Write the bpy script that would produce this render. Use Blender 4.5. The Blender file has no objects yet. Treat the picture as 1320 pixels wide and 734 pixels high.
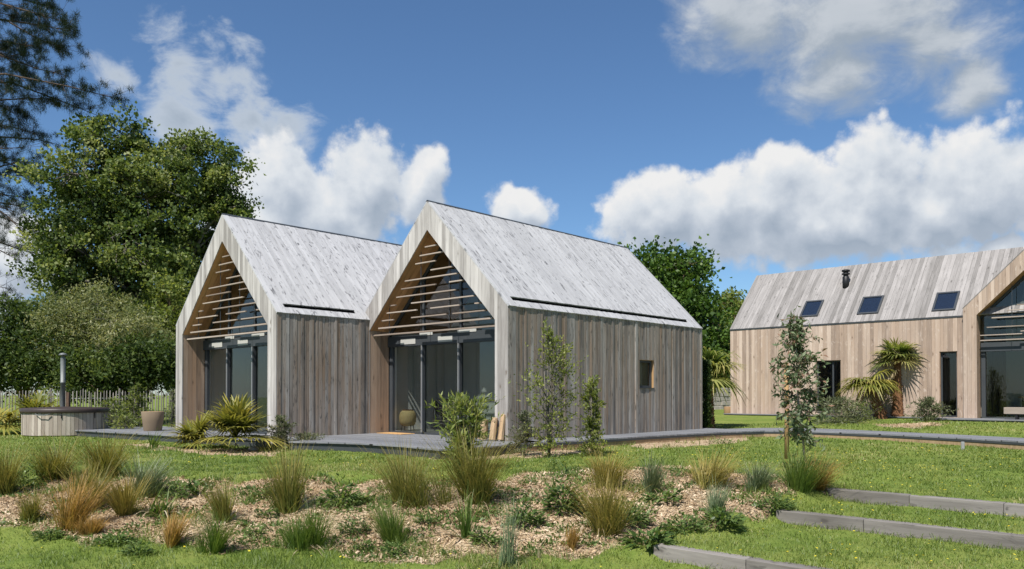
import bpy, math, random
import numpy as np
from mathutils import Vector
R = math.radians
rng = np.random.default_rng(7)
random.seed(7)
scene = bpy.context.scene
COL = scene.collection

# ---------------------------------------------------------------- camera model
F, HY, PIT, CH = 1012.83, 495.5, 0.0115, 1.1277
CP, SP = math.cos(PIT), math.sin(PIT)
YAW = 0.8224
D1 = np.array([math.cos(YAW), math.sin(YAW)])
D2 = np.array([-D1[1], D1[0]])
ROT = YAW - math.pi/2

def ray(px, py):
    u = (px-660)/F; v = (HY-py)/F
    return np.array([u, CP - v*SP, SP + v*CP])
def at(px, py, Y):
    d = ray(px, py); d = d*(Y/d[1]); d[2] += CH
    return d
def onz(px, py, z):
    d = ray(px, py); k = (z-CH)/d[2]
    return np.array([d[0]*k, d[1]*k, z])

# ---------------------------------------------------------------- terrain
PA = np.array([1.63, 8.7]); PB = np.array([4.65, 11.3])
BD = (PB-PA)/np.linalg.norm(PB-PA); BN = np.array([BD[1], -BD[0]])
def sstep(a, b, x):
    t = np.clip((x-a)/(b-a), 0, 1); return t*t*(3-2*t)
def gz(x, y):
    x = np.asarray(x, float); y = np.asarray(y, float)
    zl = np.interp(y, [-60, 6.5, 7.6, 8.6, 9.3, 10.3, 11.3, 12.4, 13.4, 16, 20], [-.78, -.72, -.68, -.63, -.55, -.42, -.31, -.21, -.18, -.17, -.15])
    q = x*D1[0] + y*D1[1]
    zf = np.interp(q, [14, 21.5, 24, 27, 30, 60], [-.17, -.17, -.07, .06, .19, .35])
    zl = np.maximum(zl, np.where(y > 15, zf, -9))
    zl = zl + np.where((y > 8.8) & (y < 13.5), sstep(8.8, 9.6, y)*sstep(13.5, 12.6, y), 0)*(.045+.03*np.sin(x*2.2+.5)*np.sin(y*2.7+x*.6)+.02*np.sin(x*4.9-y*3.8))
    zl = zl + .05*np.exp(-((x-2.9)/1.6)**2 - ((y-11.8)/1.0)**2)
    zt = np.where(q > 11.51, -.26, np.where(q > 9.98, -.41, np.where(q > 7.55, -.56, -.71)))
    zt = np.where(q > 12.4, -.26 + (zl+.26)*sstep(12.4, 15.5, q), zt)
    sd = (x-PA[0])*BN[0] + (y-PA[1])*BN[1]
    w = sstep(-.22, .12, sd)
    return zl*(1-w) + zt*w
def gp(px, py):
    d = ray(px, py)
    Ys = np.arange(5, 90, .04); P = d[None]*(Ys/d[1])[:, None]; P[:, 2] += CH
    z = gz(P[:, 0], P[:, 1]); k = int(np.argmax(P[:, 2] < z))
    if P[k, 2] >= z[k]: k = len(Ys)-1
    return np.array([P[k, 0], P[k, 1], z[k]])
def mpp(p):           # metres per photo pixel at a point
    return p[1]/F

# ---------------------------------------------------------------- object helpers
def tag(o, label=None, cat=None, group=None, kind=None):
    if label: o['label'] = label
    if cat: o['category'] = cat
    if group: o['group'] = group
    if kind: o['kind'] = kind
    return o
def empty(name, loc, rz=0, label=None, cat=None, group=None):
    o = bpy.data.objects.new(name, None); COL.objects.link(o)
    o.location = loc; o.rotation_euler = (0, 0, rz); o.empty_display_size = .2
    return tag(o, label, cat, group)
def link(name, me, mat, parent=None):
    me.materials.append(mat)
    o = bpy.data.objects.new(name, me); COL.objects.link(o)
    if parent is not None: o.parent = parent
    return o
class NB:
    """collects vertices and faces with per face values rnd and tt, then links ONE mesh"""
    def __init__(s): s.V = []; s.F = {}; s.n = 0
    def add(s, V, F, rnd=None, tt=None):
        V = np.asarray(V, float).reshape(-1, 3); F = np.asarray(F, int); m = len(F)
        if rnd is None: rnd = np.zeros(m)
        if tt is None: tt = np.zeros(m)
        rnd = np.broadcast_to(np.asarray(rnd, float), (m,)); tt = np.broadcast_to(np.asarray(tt, float), (m,))
        s.F.setdefault(F.shape[1], []).append((F+s.n, rnd, tt)); s.V.append(V); s.n += len(V)
    def mesh(s, name, smooth=False):
        me = bpy.data.meshes.new(name)
        V = np.concatenate(s.V)
        loops = []; starts = []; r = []; t = []; c = 0
        for k, L in s.F.items():
            for f, a, b in L:
                loops.append(f.ravel()); starts.append(c + np.arange(len(f))*k); c += f.size
                r.append(a); t.append(b)
        loops = np.concatenate(loops); starts = np.concatenate(starts)
        me.vertices.add(len(V)); me.vertices.foreach_set('co', V.astype(np.float32).ravel())
        me.loops.add(len(loops)); me.loops.foreach_set('vertex_index', loops.astype(np.int32))
        me.polygons.add(len(starts)); me.polygons.foreach_set('loop_start', starts.astype(np.int32))
        if smooth: me.polygons.foreach_set('use_smooth', np.ones(len(starts), bool))
        me.update(calc_edges=True)
        for nm, arr in (('rnd', r), ('tt', t)):
            at_ = me.attributes.new(nm, 'FLOAT', 'FACE'); at_.data.foreach_set('value', np.concatenate(arr).astype(np.float32))
        return me
    def build(s, name, mat, parent=None, smooth=False):
        return link(name, s.mesh(name, smooth), mat, parent)

class MB:
    """small polygon collector with UVs (metres) and per face random"""
    def __init__(s): s.V = []; s.F = []; s.U = []; s.R = []
    def face(s, pts, uv=None, rnd=0.0):
        n = len(s.V); s.V += [tuple(p) for p in pts]; s.F.append(tuple(range(n, n+len(pts))))
        s.U.append(uv if uv is not None else [(0, 0)]*len(pts)); s.R.append(rnd)
    def box(s, lo, hi, rnd=None, along=None):
        lo = np.array(lo, float); hi = np.array(hi, float); r = random.random() if rnd is None else rnd
        x0, y0, z0 = lo; x1, y1, z1 = hi
        q = [[(x0,y0,z0),(x1,y0,z0),(x1,y0,z1),(x0,y0,z1)], [(x1,y1,z0),(x0,y1,z0),(x0,y1,z1),(x1,y1,z1)],
             [(x1,y0,z0),(x1,y1,z0),(x1,y1,z1),(x1,y0,z1)], [(x0,y1,z0),(x0,y0,z0),(x0,y0,z1),(x0,y1,z1)],
             [(x0,y0,z1),(x1,y0,z1),(x1,y1,z1),(x0,y1,z1)], [(x0,y1,z0),(x1,y1,z0),(x1,y0,z0),(x0,y0,z0)]]
        a = int(np.argmax(hi-lo)) if along is None else along
        o = random.random()*40
        for f in q:
            ax = [i for i in range(3) if len({round(p[i], 6) for p in f}) > 1]
            v = a if a in ax else (ax[0] if ax else 0); u = [i for i in ax if i != v]; u = u[0] if u else 0
            s.face(f, [(p[u]+o, p[v]+o) for p in f], r)
    def prism(s, poly, z0, z1, rnd=0.0):
        """vertical extrusion of a ccw polygon"""
        t = [(p[0], p[1], z1) for p in poly]; s.face(t, [(p[0], p[1]) for p in poly], rnd)
        s.face([(p[0], p[1], z0) for p in reversed(poly)], [(p[0], p[1]) for p in reversed(poly)], rnd)
        for i in range(len(poly)):
            a, b = poly[i], poly[(i+1) % len(poly)]; L = math.dist(a[:2], b[:2])
            s.face([(a[0],a[1],z0),(b[0],b[1],z0),(b[0],b[1],z1),(a[0],a[1],z1)], [(0,z0),(L,z0),(L,z1),(0,z1)], rnd)
    def slab(s, poly3, n, th, rnd=0.0, uvs=None):
        """polygon in space given thickness th along -n"""
        P = [np.array(p, float) for p in poly3]; n = np.array(n, float)
        s.face(P, uvs, rnd); s.face([p-n*th for p in reversed(P)], list(reversed(uvs)) if uvs else None, rnd)
        for i in range(len(P)):
            a, b = P[i], P[(i+1) % len(P)]
            s.face([b, a, a-n*th, b-n*th], None, rnd)
    def build(s, name, mat, parent=None, smooth=False, bevel=0):
        me = bpy.data.meshes.new(name); me.from_pydata(s.V, [], s.F)
        ul = me.uv_layers.new(name='UVMap')
        ul.data.foreach_set('uv', np.array([c for f in s.U for c in f], np.float32).ravel())
        a = me.attributes.new('rnd', 'FLOAT', 'FACE'); a.data.foreach_set('value', np.array(s.R, np.float32))
        if smooth: me.polygons.foreach_set('use_smooth', np.ones(len(s.F), bool))
        o = link(name, me, mat, parent)
        if bevel:
            import bmesh
            bm = bmesh.new(); bm.from_mesh(me); bmesh.ops.remove_doubles(bm, verts=bm.verts, dist=1e-5)
            bmesh.ops.bevel(bm, geom=list(bm.edges), offset=bevel, segments=2, affect='EDGES', profile=.5)
            bm.to_mesh(me); bm.free()
        return o

def clip(poly, ax, lo, hi):
    """convex polygon (k,2) clipped to lo<=p[ax]<=hi"""
    for sgn, lim in ((1, lo), (-1, -hi)):
        out = []
        for i in range(len(poly)):
            a, b = poly[i], poly[(i+1) % len(poly)]
            da, db = sgn*a[ax]-lim, sgn*b[ax]-lim
            if da >= 0: out.append(a)
            if (da >= 0) != (db >= 0):
                t = da/(da-db); out.append((a[0]+(b[0]-a[0])*t, a[1]+(b[1]-a[1])*t))
        poly = out
        if len(poly) < 3: return []
    return poly
def boards(mb, pieces, O, U, V, N, bw=.14, th=.022, gap=.004, jit=.006, seed=1, u0=None, u1=None, jw=.22):
    """vertical planks (strips across u) clipped to convex pieces (u,v); O+uU+vV, standing out along N"""
    r = random.Random(seed); O, U, V, N = (np.array(a, float) for a in (O, U, V, N))
    us = [p[0] for pc in pieces for p in pc]; a = min(us) if u0 is None else u0; b = max(us) if u1 is None else u1
    u = a; k = 0
    while u < b-1e-4:
        w = bw*(1+r.uniform(-jw, jw)); e = min(u+w, b)
        if b-e < .04: e = b
        rv = r.random(); h = th + r.uniform(0, jit); ou = r.random()*60; ov = r.random()*60
        for pc in pieces:
            q = clip(pc, 0, u+gap/2, e-gap/2)
            if len(q) < 3: continue
            f = [O+U*p[0]+V*p[1]+N*h for p in q]; g = [O+U*p[0]+V*p[1] for p in q]
            uv = [(p[0]+ou, p[1]+ov) for p in q]
            mb.face(f, uv, rv)
            for i in range(len(q)):
                j = (i+1) % len(q); mb.face([f[j], f[i], g[i], g[j]], [uv[j], uv[i], uv[i], uv[j]], rv)
        u = e; k += 1

def tube(pts, rad, seg=8, cap=True):
    P = np.array(pts, float); n = len(P); rad = np.broadcast_to(np.asarray(rad, float), (n,))
    T = np.gradient(P, axis=0); T /= np.linalg.norm(T, axis=1)[:, None]+1e-9
    ref = np.array([0., 0., 1.]) if abs(T[0][2]) < .9 else np.array([1., 0., 0.])
    A = np.cross(T, ref); A /= np.linalg.norm(A, axis=1)[:, None]+1e-9; B = np.cross(T, A)
    an = np.linspace(0, 2*math.pi, seg, endpoint=False)
    V = P[:, None] + rad[:, None, None]*(np.cos(an)[None, :, None]*A[:, None]+np.sin(an)[None, :, None]*B[:, None])
    Fq = []
    for i in range(n-1):
        for j in range(seg):
            k = (j+1) % seg; Fq.append((i*seg+j, i*seg+k, (i+1)*seg+k, (i+1)*seg+j))
    V = V.reshape(-1, 3)
    if cap:
        c = len(V); V = np.vstack([V, P[0], P[-1]])
        for j in range(seg):
            k = (j+1) % seg; Fq.append((c, k, j, c)); Fq.append((c+1, (n-1)*seg+j, (n-1)*seg+k, c+1))
        # degenerate quads become triangles
        tri = [f[:3] for f in Fq[-2*seg:]]; return V, np.array(Fq[:-2*seg]), np.array(tri)
    return V, np.array(Fq), None
def add_tube(nb, pts, rad, seg=8, rnd=0.0):
    V, Q, T = tube(pts, rad, seg); n0 = nb.n
    nb.add(V, Q, rnd)
    if T is not None:
        m = len(T); nb.F.setdefault(3, []).append((T+n0, np.full(m, rnd), np.zeros(m)))
def lathe(nb, prof, seg=24, c=(0, 0, 0), wob=0, seed=0):
    r = np.random.default_rng(seed); an = np.linspace(0, 2*math.pi, seg, endpoint=False)
    wv = 1+wob*(np.sin(an*2+r.uniform(0, 6))*.5+np.sin(an*3+r.uniform(0, 6))*.4+np.sin(an*5+r.uniform(0, 6))*.3)
    V = [(c[0]+p[0]*w*math.cos(a), c[1]+p[0]*w*math.sin(a), c[2]+p[1]) for p in prof for a, w in zip(an, wv)]
    Q = [(i*seg+j, i*seg+(j+1) % seg, (i+1)*seg+(j+1) % seg, (i+1)*seg+j) for i in range(len(prof)-1) for j in range(seg)]
    nb.add(V, Q)
def unit(a): return a/(np.linalg.norm(a, axis=-1, keepdims=True)+1e-9)
def rdirs(n, r=rng):
    return unit(r.normal(size=(n, 3)))
def leaves(nb, P, A, L, W, r=rng, rnd=None, fold=.15):
    """diamond leaves: base P, axis A, length L, width W"""
    n = len(P); A = unit(A); S = unit(np.cross(A, rdirs(n, r))); Nn = np.cross(A, S)
    L = np.broadcast_to(L, (n,))[:, None]; W = np.broadcast_to(W, (n,))[:, None]
    m = P + A*L*.45 + Nn*L*fold
    V = np.stack([P, m+S*W*.5, P+A*L, m-S*W*.5], 1).reshape(-1, 3)
    nb.add(V, np.arange(4*n).reshape(n, 4), r.random(n) if rnd is None else rnd)
def strips(nb, B, D, L, W, out, sag, seg=4, rnd=None, r=rng, taper=1.0, t0=0.0):
    """arching blades: base B, start direction D, length L, width W; bends outward by out, sags by sag (fractions of L)"""
    n = len(B); D = unit(D); L = np.broadcast_to(L, (n,)); W = np.broadcast_to(W, (n,))
    hz = D.copy(); hz[:, 2] = 0; hz = unit(hz + 1e-6*rdirs(n, r))
    side = unit(np.cross(hz, [0, 0, 1])) ; tw = r.uniform(-.8, .8, n)[:, None]; side = unit(side+hz*tw)
    out = np.broadcast_to(out, (n,)); sag = np.broadcast_to(sag, (n,))
    rows = []
    for k in range(seg+1):
        t = k/seg
        c = B + D*(L*t)[:, None] + hz*(L*out*t*t)[:, None] - np.array([0, 0, 1])*(L*sag*t*t*t)[:, None]
        w = W*(1-t**1.6*taper*.95)*.5
        rows.append(np.stack([c-side*w[:, None], c+side*w[:, None]], 1))
    V = np.stack(rows, 1).reshape(-1, 3)     # n,seg+1,2
    base = np.arange(n)[:, None]*(2*(seg+1)) + np.arange(seg)[None]*2
    Fq = np.stack([base, base+1, base+3, base+2], -1).reshape(-1, 4)
    rv = r.random(n) if rnd is None else rnd
    nb.add(V, Fq, np.repeat(rv, seg), np.tile(t0+(np.arange(seg)+.5)/seg*(1-t0), n))
# ---------------------------------------------------------------- materials
def mat(name):
    m = bpy.data.materials.new(name); m.use_nodes = True
    nt = m.node_tree; nt.nodes.clear()
    out = nt.nodes.new('ShaderNodeOutputMaterial')
    return m, nt, out
class G:
    """tiny node writer"""
    def __init__(s, nt): s.nt = nt
    def n(s, t, **k):
        nd = s.nt.nodes.new(t)
        for a, b in k.items():
            setattr(nd, a, b)
        return nd
    def put(s, inp, v):
        if hasattr(v, 'is_linked') or isinstance(v, bpy.types.NodeSocket): s.nt.links.new(v, inp)
        else: inp.default_value = v
    def m(s, op, a, b=0.0, c=None, clamp=False):
        nd = s.n('ShaderNodeMath', operation=op, use_clamp=clamp)
        s.put(nd.inputs[0], a); s.put(nd.inputs[1], b)
        if c is not None: s.put(nd.inputs[2], c)
        return nd.outputs[0]
    def vm(s, op, a, b=(0, 0, 0)):
        nd = s.n('ShaderNodeVectorMath', operation=op); s.put(nd.inputs[0], a)
        if op == 'SCALE': nd.inputs[3].default_value = b if isinstance(b, float) else 1.0
        else: s.put(nd.inputs[1], b)
        return nd.outputs[0]
    def mix(s, f, a, b, blend='MIX'):
        nd = s.n('ShaderNodeMix', data_type='RGBA', blend_type=blend)
        s.put(nd.inputs['Factor'], f); s.put(nd.inputs['A'] if False else nd.inputs[6], a); s.put(nd.inputs[7], b); return nd.outputs[2]
    def noise(s, vec, scale, detail=4, rough=.55, out=0, dist=0.0):
        nd = s.n('ShaderNodeTexNoise'); 
        if vec is not None: s.put(nd.inputs['Vector'], vec)
        nd.inputs['Scale'].default_value = scale; nd.inputs['Detail'].default_value = detail; nd.inputs['Roughness'].default_value = rough
        nd.inputs['Distortion'].default_value = dist
        return nd.outputs[out]
    def ramp(s, f, stops, interp='LINEAR'):
        nd = s.n('ShaderNodeValToRGB'); s.put(nd.inputs[0], f); cr = nd.color_ramp; cr.interpolation = interp
        while len(cr.elements) > 1: cr.elements.remove(cr.elements[-1])
        cr.elements[0].position = stops[0][0]; cr.elements[0].color = col(stops[0][1])
        for p, c in stops[1:]:
            e = cr.elements.new(p); e.color = col(c)
        return nd.outputs[0]
    def attr(s, name, out='Fac'):
        nd = s.n('ShaderNodeAttribute'); nd.attribute_name = name; return nd.outputs[out]
    def mr(s, v, a, b, c=0.0, d=1.0, it='LINEAR'):
        nd = s.n('ShaderNodeMapRange', interpolation_type=it); s.put(nd.inputs[0], v)
        for i, x in enumerate((a, b, c, d)): s.put(nd.inputs[i+1], x)
        return nd.outputs[0]
    def pbsdf(s, color, rough=.6, spec=.3, metal=0.0, bump=None, bs=.3, bd=.01):
        p = s.n('ShaderNodeBsdfPrincipled'); s.put(p.inputs['Base Color'], color); s.put(p.inputs['Roughness'], rough)
        p.inputs['Specular IOR Level'].default_value = spec; p.inputs['Metallic'].default_value = metal
        if bump is not None:
            b = s.n('ShaderNodeBump'); b.inputs['Strength'].default_value = bs; b.inputs['Distance'].default_value = bd
            s.put(b.inputs['Height'], bump); s.nt.links.new(b.outputs[0], p.inputs['Normal'])
        return p.outputs[0]
def col(c): return (c[0], c[1], c[2], 1.0)

def wood(name, lo, hi, knot=(.08, .05, .035), stain=0.0, stain_col=(.05, .05, .05), grain=.5, rough=.75, gx=1.0, warm=None, ss=(9, 3.6), tone=.55, sth=.57):
    m, nt, out = mat(name); g = G(nt)
    uv = g.n('ShaderNodeTexCoord').outputs['UV']
    rnd = g.attr('rnd')
    v1 = g.vm('MULTIPLY', uv, (14*gx, .9, 1)); v2 = g.vm('MULTIPLY', uv, (90*gx, 2.5, 1)); v3 = g.vm('MULTIPLY', uv, (3.2, 1.1, 1))
    n1 = g.noise(v1, 1, 5, .6, dist=.6); n2 = g.noise(v2, 1, 3, .6); n3 = g.noise(v3, 1, 3, .5)
    f = g.m('MULTIPLY_ADD', n1, .75, g.m('MULTIPLY', n2, grain*.5)); f = g.m('ADD', f, g.m('MULTIPLY', g.m('SUBTRACT', rnd, .5), tone))
    f = g.m('ADD', f, g.m('MULTIPLY', g.m('SUBTRACT', n3, .5), .5))
    c = g.ramp(f, [(.22, lo), (.85, hi)])
    if warm is not None:
        wn = g.noise(g.vm('MULTIPLY', uv, (5, .45, 1)), 1, 4, .6)
        wf = g.mr(g.m('MULTIPLY_ADD', g.m('FRACT', g.m('MULTIPLY', rnd, 7.31)), .25, wn), .48, .85)
        c = g.mix(wf, c, col(warm))
    # knots
    vo = g.n('ShaderNodeTexVoronoi'); vo.inputs['Scale'].default_value = 1.0
    wv = g.vm('ADD', g.vm('MULTIPLY', uv, (5.5, 2.0, 1)), g.vm('SCALE', g.noise(uv, 6, 2, .5, 1), .35))
    wv2 = wv
    nt.links.new(wv2, vo.inputs['Vector'])
    kn = g.mr(vo.outputs['Distance'], .05, .16, 1, 0, 'SMOOTHSTEP')
    gate = g.m('GREATER_THAN', g.n('ShaderNodeSeparateColor').outputs[0], .4)
    sepn = [n for n in nt.nodes if n.bl_idname == 'ShaderNodeSeparateColor'][0]
    nt.links.new(vo.outputs['Color'], sepn.inputs[0])
    kn = g.m('MULTIPLY', kn, gate)
    c = g.mix(g.m('MULTIPLY', kn, .75), c, col(knot))
    ring = g.mr(vo.outputs['Distance'], .12, .3, 1, 0, 'SMOOTHSTEP')
    c = g.mix(g.m('MULTIPLY', g.m('MULTIPLY', ring, gate), .22), c, col(tuple(.5*a for a in lo)))
    if stain:
        sv = g.vm('MULTIPLY', uv, (ss[0], ss[1], 1)); sn = g.noise(sv, 1, 4, .62, dist=1.2); sm = g.noise(g.vm('MULTIPLY', uv, (.5, .5, 1)), 1, 2)
        sf = g.m('MULTIPLY', g.mr(sn, sth, sth+.11, 0, 1, 'SMOOTHSTEP'), g.mr(sm, .32, .62, .35, 1))
        c = g.mix(g.m('MULTIPLY', sf, stain), c, col(stain_col))
    h = g.m('ADD', g.m('MULTIPLY', n2, .6), g.m('MULTIPLY', n1, .5))
    nt.links.new(g.pbsdf(c, rough, .25, bump=h, bs=.35, bd=.004), out.inputs[0])
    return m
def plain(name, c, rough=.5, spec=.4, metal=0.0, var=.12, scale=8.0, bump=0.0):
    m, nt, out = mat(name); g = G(nt)
    o = g.n('ShaderNodeTexCoord').outputs['Object']
    n = g.noise(o, scale, 5, .6); n2 = g.noise(o, scale*.23, 3, .6)
    f = g.m('MULTIPLY_ADD', n, .6, g.m('MULTIPLY', n2, .4))
    cc = g.ramp(f, [(.25, tuple(x*(1-var) for x in c)), (.75, tuple(x*(1+var) for x in c))])
    nt.links.new(g.pbsdf(cc, g.mr(n2, .3, .7, rough*.85, min(1, rough*1.15)), spec, metal, bump=n if bump else None, bs=bump, bd=.01), out.inputs[0])
    return m
def leafm(name, stops, trans=.35, rough=.5, spec=.35, tip=None, tipf=1.0):
    """foliage: colour by leaf (rnd), optional tip colour along the blade (tt)"""
    m, nt, out = mat(name); g = G(nt)
    rnd = g.attr('rnd'); c = g.ramp(rnd, stops)
    if tip is not None:
        t = g.attr('tt'); f = g.m('MULTIPLY', g.mr(t, .3, .95), g.m('MULTIPLY_ADD', g.m('FRACT', g.m('MULTIPLY', rnd, 5.77)), .7, .3))
        c = g.mix(g.m('MULTIPLY', f, tipf), c, col(tip))
    p = g.pbsdf(c, rough, spec)
    tr = g.n('ShaderNodeBsdfTranslucent'); nt.links.new(g.mix(1.0, c, (1.25, 1.2, .7, 1), 'MULTIPLY'), tr.inputs[0])
    ms = g.n('ShaderNodeMixShader'); ms.inputs[0].default_value = trans
    nt.links.new(p, ms.inputs[1]); nt.links.new(tr.outputs[0], ms.inputs[2]); nt.links.new(ms.outputs[0], out.inputs[0])
    return m
def bark(name, lo, hi, s=6.0):
    m, nt, out = mat(name); g = G(nt)
    o = g.n('ShaderNodeTexCoord').outputs['Object']
    n = g.noise(g.vm('MULTIPLY', o, (s, s, s*.3)), 1, 6, .65)
    nt.links.new(g.pbsdf(g.ramp(n, [(.3, lo), (.7, hi)]), .9, .15, bump=n, bs=.8, bd=.03), out.inputs[0])
    return m
def glassm(name, tint, gl=1.0):
    m, nt, out = mat(name); g = G(nt)
    t = g.n('ShaderNodeBsdfTransparent'); t.inputs[0].default_value = col(tint)
    s = g.n('ShaderNodeBsdfGlossy'); s.inputs['Roughness'].default_value = .01
    f = g.n('ShaderNodeFresnel'); f.inputs[0].default_value = 1.55
    bf = g.n('ShaderNodeNewGeometry').outputs['Backfacing']     # only the outer skin of a pane mirrors
    ms = g.n('ShaderNodeMixShader'); nt.links.new(g.m('MULTIPLY', g.m('MULTIPLY', f.outputs[0], gl, clamp=True), g.m('SUBTRACT', 1.0, bf)), ms.inputs[0])
    nt.links.new(t.outputs[0], ms.inputs[1]); nt.links.new(s.outputs[0], ms.inputs[2]); nt.links.new(ms.outputs[0], out.inputs[0])
    return m

M = {}
M['roof'] = wood('roof_boards', (.31, .308, .312), (.485, .482, .485), knot=(.10, .10, .105), stain=.85, stain_col=(.085, .085, .09), ss=(8.0, 3.0), tone=.26, sth=.55)
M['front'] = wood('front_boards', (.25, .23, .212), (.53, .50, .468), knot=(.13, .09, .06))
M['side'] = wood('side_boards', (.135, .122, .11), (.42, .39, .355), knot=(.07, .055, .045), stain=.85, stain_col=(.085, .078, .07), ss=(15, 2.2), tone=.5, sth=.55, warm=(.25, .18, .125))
M['cheek'] = wood('cheek_boards', (.15, .105, .075), (.38, .28, .205), knot=(.07, .04, .025), warm=(.34, .22, .14))
M['lining'] = wood('lining_boards', (.28, .145, .06), (.56, .31, .15), knot=(.08, .04, .02))
M['pink'] = wood('pale_boards', (.26, .195, .152), (.51, .405, .325), knot=(.16, .095, .06), warm=(.38, .28, .21), stain=.4, stain_col=(.62, .54, .47), ss=(7, 3), tone=.8)
M['pinkroof'] = wood('far_roof_boards', (.155, .145, .135), (.32, .30, .285), knot=(.08, .07, .06), stain=.5, stain_col=(.10, .095, .09), tone=.5)
M['slat'] = wood('slat_wood', (.22, .17, .135), (.42, .35, .29))
M['metal'] = plain('dark_grey_metal', (.045, .05, .055), .45, .4, 0, .12)
M['lightmetal'] = plain('pale_grey_metal', (.36, .36, .36), .4, .5, .3, .08)
M['vent'] = plain('vent_plate', (.42, .41, .38), .5, .3, 0, .05)
M['black'] = plain('black_paint', (.012, .012, .013), .5, .3)
M['glass'] = glassm('window_glass', (.66, .69, .68), 1.5)
M['roofglass'] = glassm('roof_window_glass', (.6, .64, .7), 2.6)
M['plaster'] = plain('plaster', (.7, .7, .67), .8, .2, 0, .05)
M['concrete'] = plain('floor_screed', (.3, .29, .27), .6, .3, 0, .1)
M['dark'] = plain('dark_room', (.10, .11, .13), .8, .2)
M['fascia'] = wood('fascia_boards', (.20, .135, .075), (.42, .30, .18))
M['soil'] = plain('soil', (.07, .05, .035), .95, .1, 0, .3, 14, .5)
M['oldfence'] = wood('paling_wood', (.12, .11, .10), (.34, .31, .275))
M['tub'] = wood('tub_boards', (.27, .225, .185), (.50, .44, .37))
M['lid'] = plain('lid_vinyl', (.045, .032, .027), .45, .4, 0, .15)
M['pipe'] = plain('flue_steel', (.16, .17, .165), .55, .4, .3, .15)
M['cutwood'] = wood('cut_wood', (.30, .19, .10), (.58, .42, .26), knot=(.2, .1, .05))
M['barkbrown'] = bark('brown_bark', (.05, .03, .02), (.17, .115, .08), 9)
M['barkgrey'] = bark('grey_bark', (.06, .055, .045), (.22, .20, .17))
M['barkpine'] = bark('pine_bark', (.035, .025, .02), (.12, .085, .06))
M['palmbark'] = bark('palm_fibre', (.07, .035, .018), (.26, .13, .065), 14)
M['pale_bark'] = bark('pale_bark', (.18, .15, .12), (.42, .37, .31))
M['log'] = wood('weathered_log', (.20, .15, .10), (.42, .335, .24))
M['stake'] = wood('stake_wood', (.36, .22, .10), (.52, .34, .17))
M['rattan'] = plain('rattan', (.68, .5, .24), .7, .2, 0, .25, 40, .5)
M['coir'] = plain('coir', (.45, .27, .12), .95, .1, 0, .25, 50, .6)
M['stone'] = plain('rough_stone', (.40, .36, .32), .9, .2, 0, .25, 5, .5)
M['greyboard'] = wood('edging_boards', (.12, .108, .097), (.29, .265, .24), knot=(.07, .06, .055), stain=.75, stain_col=(.06, .055, .05), ss=(6, 2.2), tone=.25)

def deckm():
    m, nt, out = mat('grey_decking'); g = G(nt)
    o = g.n('ShaderNodeTexCoord').outputs['Object']
    rot = g.n('ShaderNodeVectorRotate'); rot.rotation_type = 'Z_AXIS'; nt.links.new(o, rot.inputs['Vector']); rot.inputs['Angle'].default_value = -ROT
    s = g.n('ShaderNodeSeparateXYZ'); nt.links.new(rot.outputs[0], s.inputs[0])
    t = g.m('DIVIDE', s.outputs[1], .145); fr = g.m('FRACT', t); fl = g.m('FLOOR', t)
    line = g.m('LESS_THAN', fr, .055)
    wn = g.n('ShaderNodeTexWhiteNoise', noise_dimensions='1D'); nt.links.new(fl, wn.inputs['W'])
    gr = g.noise(g.vm('MULTIPLY', rot.outputs[0], (1.5, 40, 4)), 1, 4, .6); bl = g.noise(o, 1.3, 4, .6)
    f = g.m('ADD', g.m('MULTIPLY', wn.outputs[0], .35), g.m('ADD', g.m('MULTIPLY', gr, .45), g.m('MULTIPLY', bl, .3)))
    c = g.ramp(f, [(.2, (.11, .115, .125)), (.85, (.24, .245, .26))]); c = g.mix(line, c, (.015, .015, .015, 1))
    nt.links.new(g.pbsdf(c, .65, .3, bump=g.m('ADD', g.m('MULTIPLY', line, -1), gr), bs=.4, bd=.01), out.inputs[0])
    return m
M['deck'] = deckm()

def groundm():
    m, nt, out = mat('lawn_and_mulch'); g = G(nt)
    o = g.n('ShaderNodeTexCoord').outputs['Object']; bed = g.attr('bed')
    n1 = g.noise(o, .55, 5, .6); n2 = g.noise(o, 5, 6, .65); n3 = g.noise(g.vm('MULTIPLY', o, (70, 70, 30)), 1, 3, .7)
    f = g.m('ADD', g.m('MULTIPLY', n1, .5), g.m('ADD', g.m('MULTIPLY', n2, .35), g.m('MULTIPLY', n3, .25)))
    gc = g.ramp(f, [(.28, (.06, .10, .018)), (.48, (.12, .17, .032)), (.62, (.18, .21, .05)), (.78, (.26, .235, .10))])
    ch = g.n('ShaderNodeTexVoronoi'); nt.links.new(g.vm('MULTIPLY', g.vm('ADD', o, g.vm('SCALE', g.noise(o, 8, 2, .5, 1), .04)), (42, 42, 42)), ch.inputs['Vector']); ch.inputs['Scale'].default_value = 1
    sep = g.n('ShaderNodeSeparateColor'); nt.links.new(ch.outputs['Color'], sep.inputs[0])
    mc = g.ramp(g.m('ADD', g.m('MULTIPLY', sep.outputs[0], .7), g.m('MULTIPLY', n2, .4)), [(.1, (.13, .085, .05)), (.45, (.34, .25, .155)), (.95, (.55, .44, .30))])
    fac = g.mr(g.m('ADD', bed, g.m('MULTIPLY', g.m('SUBTRACT', n2, .5), .7)), .4, .6, 0, 1)
    c = g.mix(fac, gc, mc)
    h = g.m('ADD', g.m('MULTIPLY', n3, .5), g.m('MULTIPLY', sep.outputs[1], .7))
    nt.links.new(g.pbsdf(c, .95, .1, bump=h, bs=.7, bd=.02), out.inputs[0])
    return m
M['ground'] = groundm()
GREENS = [(0, (.035, .065, .012)), (.5, (.07, .125, .02)), (1, (.13, .17, .04))]
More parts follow.
